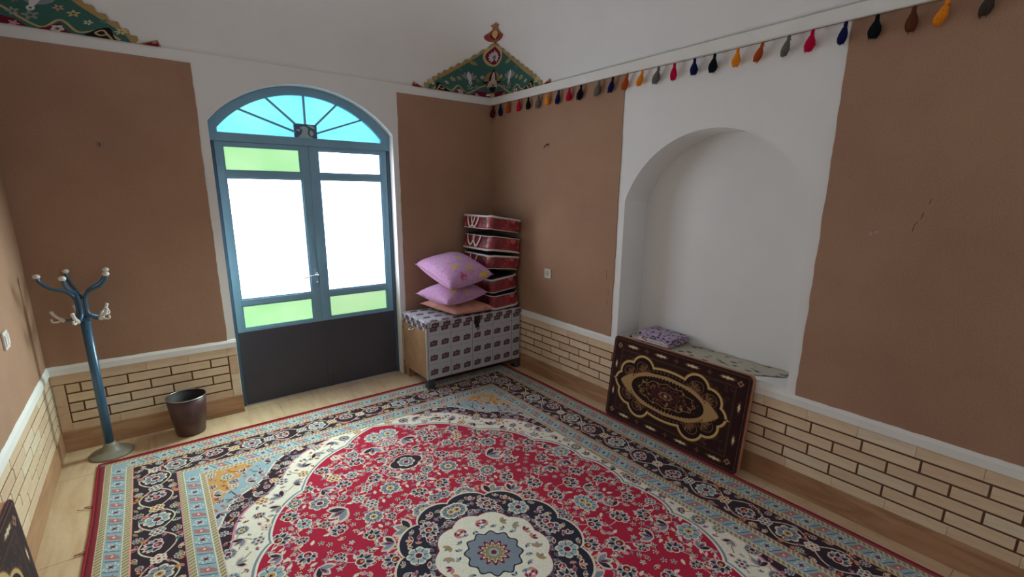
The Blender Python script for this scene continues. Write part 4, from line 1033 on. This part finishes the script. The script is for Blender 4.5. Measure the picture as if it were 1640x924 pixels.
# ------------------------------------------------------------------ leaning carpet-faced back cushions
def make_poshti():
    rng = np.random.default_rng(9); PW, PH = 1.0, 0.60; c = Canvas(PW, PH, 1000, (48, 26, 24)); cx, cy = 0.475, 0.30
    DK = (40, 20, 20); GLD = (184, 146, 88); BR = (110, 74, 48); LG = (206, 176, 118)
    yy, xx = np.mgrid[0:c.H, 0:c.W].astype(np.float32); xx = (xx+.5)/c.p; yy = (yy+.5)/c.p; d = np.minimum(np.minimum(xx, PW-xx), np.minimum(yy, PH-yy))
    c.a[(d > 0.012) & (d < 0.016)] = np.array(BR)/255; c.a[(d > 0.078) & (d < 0.083)] = np.array(BR)/255*0.8; c.a[(d > 0.088) & (d < 0.090)] = np.array(BR)/255*0.8
    # border cartouches
    for x in (0.17, 0.40, 0.63, 0.86):
        for y in (0.047, PH-0.047):
            c.shape(x, y, 0.060, lambda t: 0.85+0.15*np.cos(8*t), BR, 0, 0.26); c.shape(x, y, 0.046, lambda t: 0.8+0.2*np.cos(8*t), (222, 204, 168), 0, 0.20)
    for y in (0.20, 0.40):
        for x in (0.047, PW-0.047): c.shape(x, y, 0.040, lambda t: 0.85+0.15*np.cos(8*t), BR, PI/2, 0.32); c.shape(x, y, 0.026, lambda t: 0.8+0.2*np.cos(8*t), (222, 204, 168), PI/2, 0.3)
    for x in (0.06, PW-0.06):
        for y in (0.06, PH-0.06): c.shape(x, y, 0.02, lambda t: 0.6+0.4*np.abs(np.cos(2*t)), (150, 110, 84)); c.disc(x, y, 0.006, DK)
    for x in np.arange(0.285, 0.9, 0.23):
        for y in (0.047, PH-0.047): c.shape(x, y, 0.018, lambda t: 0.6+0.4*np.cos(4*t), BR)
    # scrollwork in the corners
    for sx in (-1, 1):
        for sy in (-1, 1):
            for k in range(22):
                x = cx+0.025+sx*rng.uniform(0.20, 0.40); y = cy+sy*rng.uniform(0.10, 0.20)
                a = rng.uniform(0, 6.3); c.line([(x+0.012*math.cos(a+t)*(1-t/7), y+0.012*math.sin(a+t)*(1-t/7)) for t in np.linspace(0, 4.2, 9)], 0.0032, (98, 66, 52))
    # medallion: lobed gold outline
    def lobes(g):
        pts = []
        L = [(-0.41, 0.0, 0), (-0.31, 0.115, 1), (-0.20, 0.165, 1), (-0.085, 0.150, 0), (0.0, 0.175, 2), (0.085, 0.150, 0), (0.20, 0.165, 1), (0.31, 0.115, 1), (0.41, 0.0, 0)]
        return L
    blobs = [(0, 0, 0.30, 0.165), (-0.20, 0.125, 0.082, 0.082), (-0.295, 0.075, 0.078, 0.072), (0.20, 0.125, 0.082, 0.082), (0.295, 0.075, 0.078, 0.072), (-0.20, -0.125, 0.082, 0.082), (-0.295, -0.075, 0.078, 0.072), (0.20, -0.125, 0.082, 0.082), (0.295, -0.075, 0.078, 0.072), (-0.31, 0, 0.10, 0.07), (0.31, 0, 0.10, 0.07)]
    def fillb(g, col):
        m = np.zeros(xx.shape, bool)
        for bx, by, rx, ry in blobs: m |= ((xx-cx-bx)/(rx+g))**2+((yy-cy-by)/(ry+g))**2 < 1
        m |= (np.abs(xx-cx)/(0.43+g)+np.abs(yy-cy)/(0.13+g)) < 1
        c.a[m] = np.array(col, np.float32)/255; return m
    fillb(0.016, (128, 84, 34)); fillb(0.011, LG); fillb(-0.003, DK)
    m_in = fillb(-0.006, DK); c.clip = m_in
    for bx, by, rx, ry in blobs[1:]:
        ra = math.atan2(by, bx)
        for r, col in ((0.056, (118, 84, 52)), (0.050, DK)): c.disc(cx+bx, cy+by, r, col, 0.8, ra)
        for k in range(7): c.petal(cx+bx-0.02*math.cos(ra), cy+by-0.02*math.sin(ra), 0.055, 0.012, ra+(k-3)*0.42, [(132, 98, 62), (96, 62, 46)][k % 2])
        for k in range(9):
            a = rng.uniform(0, 6.3); x = cx+bx*rng.uniform(0.8, 1.15); y = cy+by*rng.uniform(0.8, 1.15)
            c.line([(x+0.010*math.cos(a+t)*(1-t/7), y+0.010*math.sin(a+t)*(1-t/7)) for t in np.linspace(0, 4.2, 8)], 0.003, (124, 90, 58))
    hexp = [(cx-0.37, cy+0.005), (cx-0.31, cy+0.055), (cx-0.17, cy+0.115), (cx, cy+0.132), (cx+0.17, cy+0.115), (cx+0.31, cy+0.055), (cx+0.37, cy+0.005)]
    hexp = hexp+[(x, 2*cy-y) for x, y in hexp[::-1]]
    c.poly(hexp, (176, 140, 92))
    c.clip = None
    # wreath and ornate centre
    for k in range(64):
        a = 2*PI*k/64
        c.disc(cx+0.262*math.cos(a), cy+0.098*math.sin(a), 0.012, DK)
        c.disc(cx+0.30*math.cos(a)*0.98, cy+0.148*math.sin(a), 0.006, (110, 78, 48)) if abs(math.sin(a)) > 0.35 else None
    e = lambda a_, b_: ((xx-cx)/a_)**2+((yy-cy)/b_)**2 < 1
    c.a[e(0.258, 0.094)] = np.array(DK)/255
    for k in range(120):
        t = rng.uniform(0, 2*PI); r = rng.uniform(0.45, 1); c.shape(cx+0.24*r*math.cos(t), cy+0.086*r*math.sin(t), rng.uniform(0.005, 0.011), lambda q: 0.6+0.4*np.cos(4*q), [(140, 106, 66), (110, 76, 50), (96, 40, 36), GLD][int(rng.integers(0, 4))])
    for s_ in (0.86, 0.62, 0.42):
        c.line([(cx+0.24*s_*math.cos(t)*(1+0.05*math.cos(12*t)), cy+0.088*s_*math.sin(t)*(1+0.08*math.cos(12*t))) for t in np.linspace(0, 2*PI, 90)], 0.0042, [(150, 116, 72), (120, 60, 48), (160, 128, 84)][int(s_*3) % 3])
    c.shape(cx, cy, 0.10, lambda t: 0.85+0.15*np.abs(np.cos(4*t)), (70, 30, 32), 0, 0.42); c.shape(cx, cy, 0.055, lambda t: 0.8+0.2*np.abs(np.cos(4*t)), (140, 104, 82), 0, 0.5); c.shape(cx, cy, 0.040, lambda t: 0.8+0.2*np.abs(np.cos(4*t)), (70, 44, 40), 0, 0.5); c.disc(cx, cy, 0.012, GLD)
    return c.image('cushion_weave', weave=0.08)
pos_m = imgmat('cushion_carpet', make_poshti(), 0.9, 0.3, 300, sheen=0.1, spec=0.15)
side_m = simple('tan_cushion_side', (188, 132, 98), 0.8, var=0.06, vscale=15, bs=0.2, bscale=200)
def poshti(loc, rot, label, w_=1.0, h_=0.60, th=0.05):
    """local frame: x = width, z = height, faces -y; pivot at the front bottom edge"""
    root = tag(empty('back_cushion', loc), label, 'cushion'); root.rotation_euler = rot
    P = rrect(w_-0.004, h_-0.004, 0.028, 6); n = len(P)
    mb = MB()
    prof = [(0.975, 0.0), (1.0, 0.004), (1.0, th-0.004), (0.975, th)]
    for s, y in prof:
        for x, z in P: mb.v.append((x*(1-(1-s)*0.5), y, h_/2+z*(1-(1-s)*0.8)))
    for j in range(3):
        for i in range(n): mb.f.append((j*n+i, j*n+(i+1) % n, (j+1)*n+(i+1) % n, (j+1)*n+i)); mb.sm.append(True)
    mb.f.append(tuple(range(n))); mb.f.append(tuple(3*n+i for i in range(n-1, -1, -1))); mb.sm += [False, False]
    mb.build('padding', side_m, root)
    fm = MB(); fm.uv = []; Q = rrect(w_-0.004, h_-0.004, 0.028, 6)
    for s, y in ((0, -0.006), (0.5, -0.006), (0.93, -0.0055), (0.985, -0.004), (1.0, 0.001)):
        for x, z in Q: fm.v.append((x*s, y, h_/2+z*s)); fm.uv.append((0.5+x*s/w_, 0.5+z*s/h_))
    for j in range(4):
        for i in range(n): fm.f.append((j*n+i, j*n+(i+1) % n, (j+1)*n+(i+1) % n, (j+1)*n+i)); fm.sm.append(True)
    fm.build('carpet_face', pos_m, root)
    pts = [(x*1.0, 0.0015, h_/2+z) for x, z in Q]; MB().tube(pts+[pts[0]], 0.004, 6).build('edge_binding', simple('maroon_binding', (74, 24, 28), 0.8), root)
    return root
lean = math.atan2(0.066, 0.585)
r1 = poshti((-0.125, -2.152, 0.0125), (-lean, 0, -PI/2), 'brown carpet-faced cushion with gold medallion leaning below the niche', 1.006)
r2 = poshti((-3.112, -2.215, 0.010), (-0.045, 0, PI/2), 'brown carpet-faced cushion cut by the bottom left corner of the picture', 1.03)

# ------------------------------------------------------------------ niche: lining cloth and folded cloths
def clothm(name, base, marks, sc=(14, 26, 14), thr=0.25):
    m, nt, b = newmat(name); v = coords(nt, 'Object', sc)
    vo = nt.nodes.new('ShaderNodeTexVoronoi'); vo.inputs['Scale'].default_value = 1.0; nt.links.new(v, vo.inputs['Vector'])
    nz = noise(nt, v, 2.2, 3, 0.6, 1.0); ad = nt.nodes.new('ShaderNodeMath'); ad.operation = 'ADD'; nt.links.new(vo.outputs['Distance'], ad.inputs[0])
    ml = nt.nodes.new('ShaderNodeMath'); ml.operation = 'MULTIPLY'; ml.inputs[1].default_value = 0.55; nt.links.new(nz, ml.inputs[0]); nt.links.new(ml.outputs[0], ad.inputs[1])
    col = ramp(nt, ad.outputs[0], [(thr+0.12, s2l(marks[0])), (thr+0.2, s2l(marks[1])), (thr+0.30, s2l(base))])
    nt.links.new(col, b.inputs['Base Color']); b.inputs['Roughness'].default_value = 0.85; b.inputs['Specular IOR Level'].default_value = 0.2
    bump(nt, b, noise(nt, coords(nt), 200, 2), 0.2, 0.003); return m
lin_m = clothm('sage_print_cloth', (196, 190, 172), ((92, 88, 84), (150, 136, 122)), (22, 13, 22), 0.33)
lc = tag(empty('lining_cloth', (0.13, -2.2, NSILL)), 'thin sage patterned cloth spread over the niche sill', 'cloth')
mb = MB(); nu, nv = 60, 10
for j in range(nv+1):
    for i in range(nu+1):
        y = -1.64-(2.735-1.64)*i/nu; front = float(np.interp(-y, [1.64, 2.50, 2.573, 2.72, 2.735], [0.006, 0.008, 0.016, 0.135, 0.15]))
        back = ND-0.004; x = front+(back-front)*j/nv
        edge = 0.0
        z = NSILL+0.0025+0.0022*abs(math.sin(i*0.9+j*1.3))+0.0018*random.random()+(0.006*abs(math.sin(i*0.37)) if j == nv else 0)
        if j == 0: x += 0.004*math.sin(i*0.8)
        mb.v.append((x-0.13, y+2.2, z-NSILL))
mb.f = [(j*(nu+1)+i, (j+1)*(nu+1)+i, (j+1)*(nu+1)+i+1, j*(nu+1)+i+1) for j in range(nv) for i in range(nu)]; mb.sm = [True]*len(mb.f)
o = mb.build('cloth_sheet', lin_m, lc); so = o.modifiers.new('t', 'SOLIDIFY'); so.thickness = 0.0015; so.offset = 1
def folded(name, loc, w_, d_, h, layers, mat, label, rz, edge_m=None, droop=0.0):
    root = tag(empty(name, loc), label, 'cloth'); root.rotation_euler = (0, 0, rz)
    for k in range(layers):
        mb = MB(); z0 = h*k/layers; z1 = h*(k+1)/layers-0.001; N = 12
        P = rrect(d_*(1-0.02*k), w_*(1-0.015*((k*7) % 3)), 0.014, 4)
        for s, z in ((0.97, z0), (1.0, z0+(z1-z0)*0.3), (1.0, z0+(z1-z0)*0.7), (0.97, z1), (0.5, z1+0.002)):
            for i, (x, y) in enumerate(P):
                dz = -droop*max(0, (-y)/w_)**1.5+0.0015*math.sin(i*1.7+k); mb.v.append((x*s+0.002*math.sin(k*2.1), y*s+0.003*math.sin(k*1.3), z+dz))
        n = len(P)
        for j in range(4):
            for i in range(n): mb.f.append((j*n+i, j*n+(i+1) % n, (j+1)*n+(i+1) % n, (j+1)*n+i)); mb.sm.append(True)
        mb.f += [tuple(range(n-1, -1, -1)), tuple(4*n+i for i in range(n))]; mb.sm += [True, True]
        mb.build('fold', (edge_m if edge_m and k == 0 else mat), root)
    return root
wht_m = clothm('white_print_cloth', (214, 206, 206), ((52, 50, 54), (206, 96, 120)), (34, 30, 60), 0.34)
lilc_m = clothm('lilac_print_cloth', (184, 166, 190), ((52, 40, 62), (132, 104, 136)), (38, 30, 56), 0.42)
folded('folded_cloth', (0.118, -1.900, NSILL+0.014), 0.275, 0.20, 0.026, 2, wht_m, 'white and black printed folded cloth under the lilac one', 0.02)
folded('folded_cloth', (0.132, -1.915, NSILL+0.0445), 0.295, 0.20, 0.034, 3, lilc_m, 'lilac folded cloth with dark scroll print, top in the niche', -0.04, droop=0.004)
kb = tag(empty('small_knob', (0.004, -1.735, NSILL+0.028)), 'tiny round black knob at the left end of the folded cloths', 'knob')
mb = MB(); mb.lathe([(0.001, -0.008), (0.006, -0.006), (0.0085, 0), (0.006, 0.006), (0.001, 0.008)], n=12); mb.build('knob_head', M['black'], kb)
MB().tube([(0.002, -0.002, 0), (0.04, -0.045, 0.0)], 0.003, 6).build('knob_stem', pipe_m, kb)

# ------------------------------------------------------------------ coat rack
RCX, RCY = -3.022, -0.178
rack = tag(empty('coat_rack', (RCX, RCY, 0)), 'blue metal coat rack with white knobs standing in the left corner', 'coat rack')
blue_m = simple('blue_enamel', (52, 94, 124), 0.3, 0.1, var=0.05, coat=0.4); wpl = simple('white_plastic', (222, 216, 208), 0.4); basem = simple('pale_base_plastic', (140, 136, 120), 0.45)
MB().lathe([(0.001, 0), (0.110, 0), (0.112, 0.006), (0.104, 0.014), (0.086, 0.017), (0.084, 0.020), (0.066, 0.022), (0.060, 0.027), (0.048, 0.034), (0.034, 0.060), (0.026, 0.078), (0.001, 0.078)], n=36).build('base', basem, rack)
MB().lathe([(0.001, 0.07), (0.0235, 0.07), (0.0235, 0.30), (0.0235, 0.88), (0.001, 0.88)], n=20).build('pole', blue_m, rack)
for dz in (0.70, 0.80): MB().lathe([(0.001, -0.0245), (0.003, -0.0245), (0.003, -0.0225), (0.001, -0.0225)], (0.004, 0, dz), 10, axis='y').build('screw', M['black'], rack)
MB().lathe([(0.001, 0.99), (0.013, 0.99), (0.013, 1.012), (0.001, 1.012)], n=10).build('top_hole_dark', M['black'], rack)  # black disc put in for the shaded hole between the arms
for k in range(5):
    a = PI+k*2*PI/5+0.05; ca, sa = math.cos(a), math.sin(a); e = lambda r, z: (r*ca, r*sa, z)
    arm = MB().tube(bez([e(0.020, 0.86), e(0.021, 0.93), e(0.024, 0.99), e(0.055, 1.035), e(0.115, 1.062), e(0.152, 1.10), e(0.160, 1.128)], 5), 0.0095, 8).build('upper_arm', blue_m, rack)
    MB().lathe([(0.001, -0.010), (0.012, -0.009), (0.017, 0.0), (0.016, 0.008), (0.009, 0.014), (0.001, 0.015)], e(0.161, 1.132), 14).build('knob', wpl, arm)
    b = a+0.0; ca, sa = math.cos(b), math.sin(b)
    arm2 = MB().tube(bez([e(0.022, 0.93), e(0.030, 0.895), e(0.062, 0.872), e(0.092, 0.874)], 5), 0.008, 8).build('lower_arm', blue_m, rack)
    hk = MB().tube(bez([e(0.086, 0.868), e(0.100, 0.884), e(0.118, 0.902), e(0.130, 0.922)], 5), [0.012]*6+[0.009]*10, 8)
    hk.tube(bez([e(0.096, 0.876), e(0.118, 0.868), e(0.136, 0.872), e(0.138, 0.890)], 5), 0.0055, 8)
    hk.lathe([(0.001, -0.008), (0.009, -0.005), (0.010, 0.002), (0.006, 0.008), (0.001, 0.009)], e(0.131, 0.926), 12)
    hk.build('hook', wpl, arm2)

# ------------------------------------------------------------------ waste bin
bn = tag(empty('waste_bin', (-2.604, -0.142, 0)), 'dark brown tapered waste bin with metal rim standing left of the door', 'bin')
bm_ = simple('brown_plastic', (78, 52, 50), 0.35, var=0.06); inside = simple('dark_bin_inside', (26, 24, 26), 0.6)
MB().lathe([(0.001, 0.0), (0.080, 0.0), (0.084, 0.004), (0.100, 0.12), (0.115, 0.262), (0.1135, 0.262), (0.098, 0.12), (0.081, 0.008), (0.001, 0.008)], n=40).build('bucket', bm_, bn)
MB().lathe([(0.001, 0.0085), (0.080, 0.0085), (0.097, 0.12), (0.1125, 0.260), (0.1120, 0.260), (0.0965, 0.12), (0.0795, 0.0095), (0.001, 0.0095)], n=40).build('liner', inside, bn)
MB().tube([(0.1145*math.cos(t), 0.1145*math.sin(t), 0.264) for t in np.linspace(0, 2*PI, 41)], 0.0032, 8).build('rim', M['chrome'], bn)

# ------------------------------------------------------------------ small fittings on the walls
pl = simple('ivory_switch_plastic', (222, 216, 200), 0.4)
sw = tag(empty('wall_socket', (-0.006, -0.835, 0.943)), 'small ivory socket on the brown panel right of the quilt bags', 'socket')
MB().box(-0.010, 0, -0.040, 0.040, -0.040, 0.040).build('plate', pl, sw, bevel=0.003)
mb = MB(); mb.box(-0.013, -0.010, -0.019, 0.019, -0.021, 0.021); mb.build('socket_well', simple('socket_well', (196, 190, 172), 0.5), sw, bevel=0.002)
for y in (-0.009, 0.009): MB().lathe([(0.0005, -0.0136), (0.0028, -0.0136), (0.0028, -0.0128), (0.0005, -0.0128)], (0, y, 0), 10, axis='x').build('pin_hole', M['black'], sw)
s2 = tag(empty('wall_switch', (-W+0.006, -0.735, 0.925)), 'white double light switch on the left wall at the picture edge', 'switch')
MB().box(0, 0.010, -0.042, 0.042, -0.042, 0.042).build('plate', wpl, s2, bevel=0.003)
for y in (-0.019, 0.019): MB().box(0.010, 0.014, y-0.015, y+0.015, -0.026, 0.026).build('rocker', wpl, s2, bevel=0.002)
nk = tag(empty('wall_hook', (-0.006, -0.795, 1.979)), 'dark bent nail hook high on the right brown panel', 'hook')
MB().tube(bez([(0, 0, 0.012), (-0.022, -0.004, 0.010), (-0.030, 0.010, -0.006), (-0.026, 0.024, -0.012), (-0.020, 0.026, -0.004)], 5), 0.0035, 7).build('nail', simple('rusty_nail', (70, 34, 28), 0.6, 0.4), nk)
MB().box(-0.003, 0, -0.006, 0.006, 0.004, 0.022).build('nail_plate', M['mortar'], nk)
n2 = tag(empty('wall_hook', (-2.821, -0.006, 1.865)), 'tiny pale plastic hook on the brown panel left of the door', 'hook')
MB().box(-0.016, 0.016, -0.004, 0, -0.014, 0.014).build('hook_plate', simple('greyed_plastic', (150, 130, 118), 0.6), n2, bevel=0.002)
MB().tube([(0, -0.004, 0.004), (0, -0.018, 0.002), (0, -0.020, -0.008), (0, -0.012, -0.013)], 0.003, 6).build('hook_peg', simple('hook_peg_plastic', (96, 78, 68), 0.6), n2)

# hairline cracks and pale chips in the mud plaster of the right wall
crk = simple('crack_brown', (70, 48, 38), 0.95); chipm = simple('chipped_plaster', (176, 150, 134), 0.9)
for pts in (((-1.482, 1.06), (-1.486, 1.02), (-1.484, 0.99)), ((-1.507, 0.92), (-1.511, 0.888), (-1.509, 0.868)), ((-1.500, 0.84), (-1.506, 0.80)), ((-3.262, 1.60), (-3.258, 1.578)), ((-3.246, 1.545), (-3.243, 1.53), (-3.240, 1.515)), ((-3.232, 1.505), (-3.222, 1.49), (-3.219, 1.46))):
    MB().tube([(-0.006, y, z) for y, z in pts], 0.0012, 5).build('crack', crk, wall_right)
for y, z, a, b in ((-3.070, 1.438, 0.006, 0.012), (-3.092, 1.446, 0.010, 0.010), (-3.150, 1.475, 0.005, 0.003)):
    MB().lathe([(0.2, -0.0066), (1, -0.0062), (1, -0.0055), (0.2, -0.0055)], n=9, axis='x').xf(Matrix.Translation((0, y, z)) @ Matrix.Diagonal((1, a, b, 1))).build('chip', chipm, wall_right)
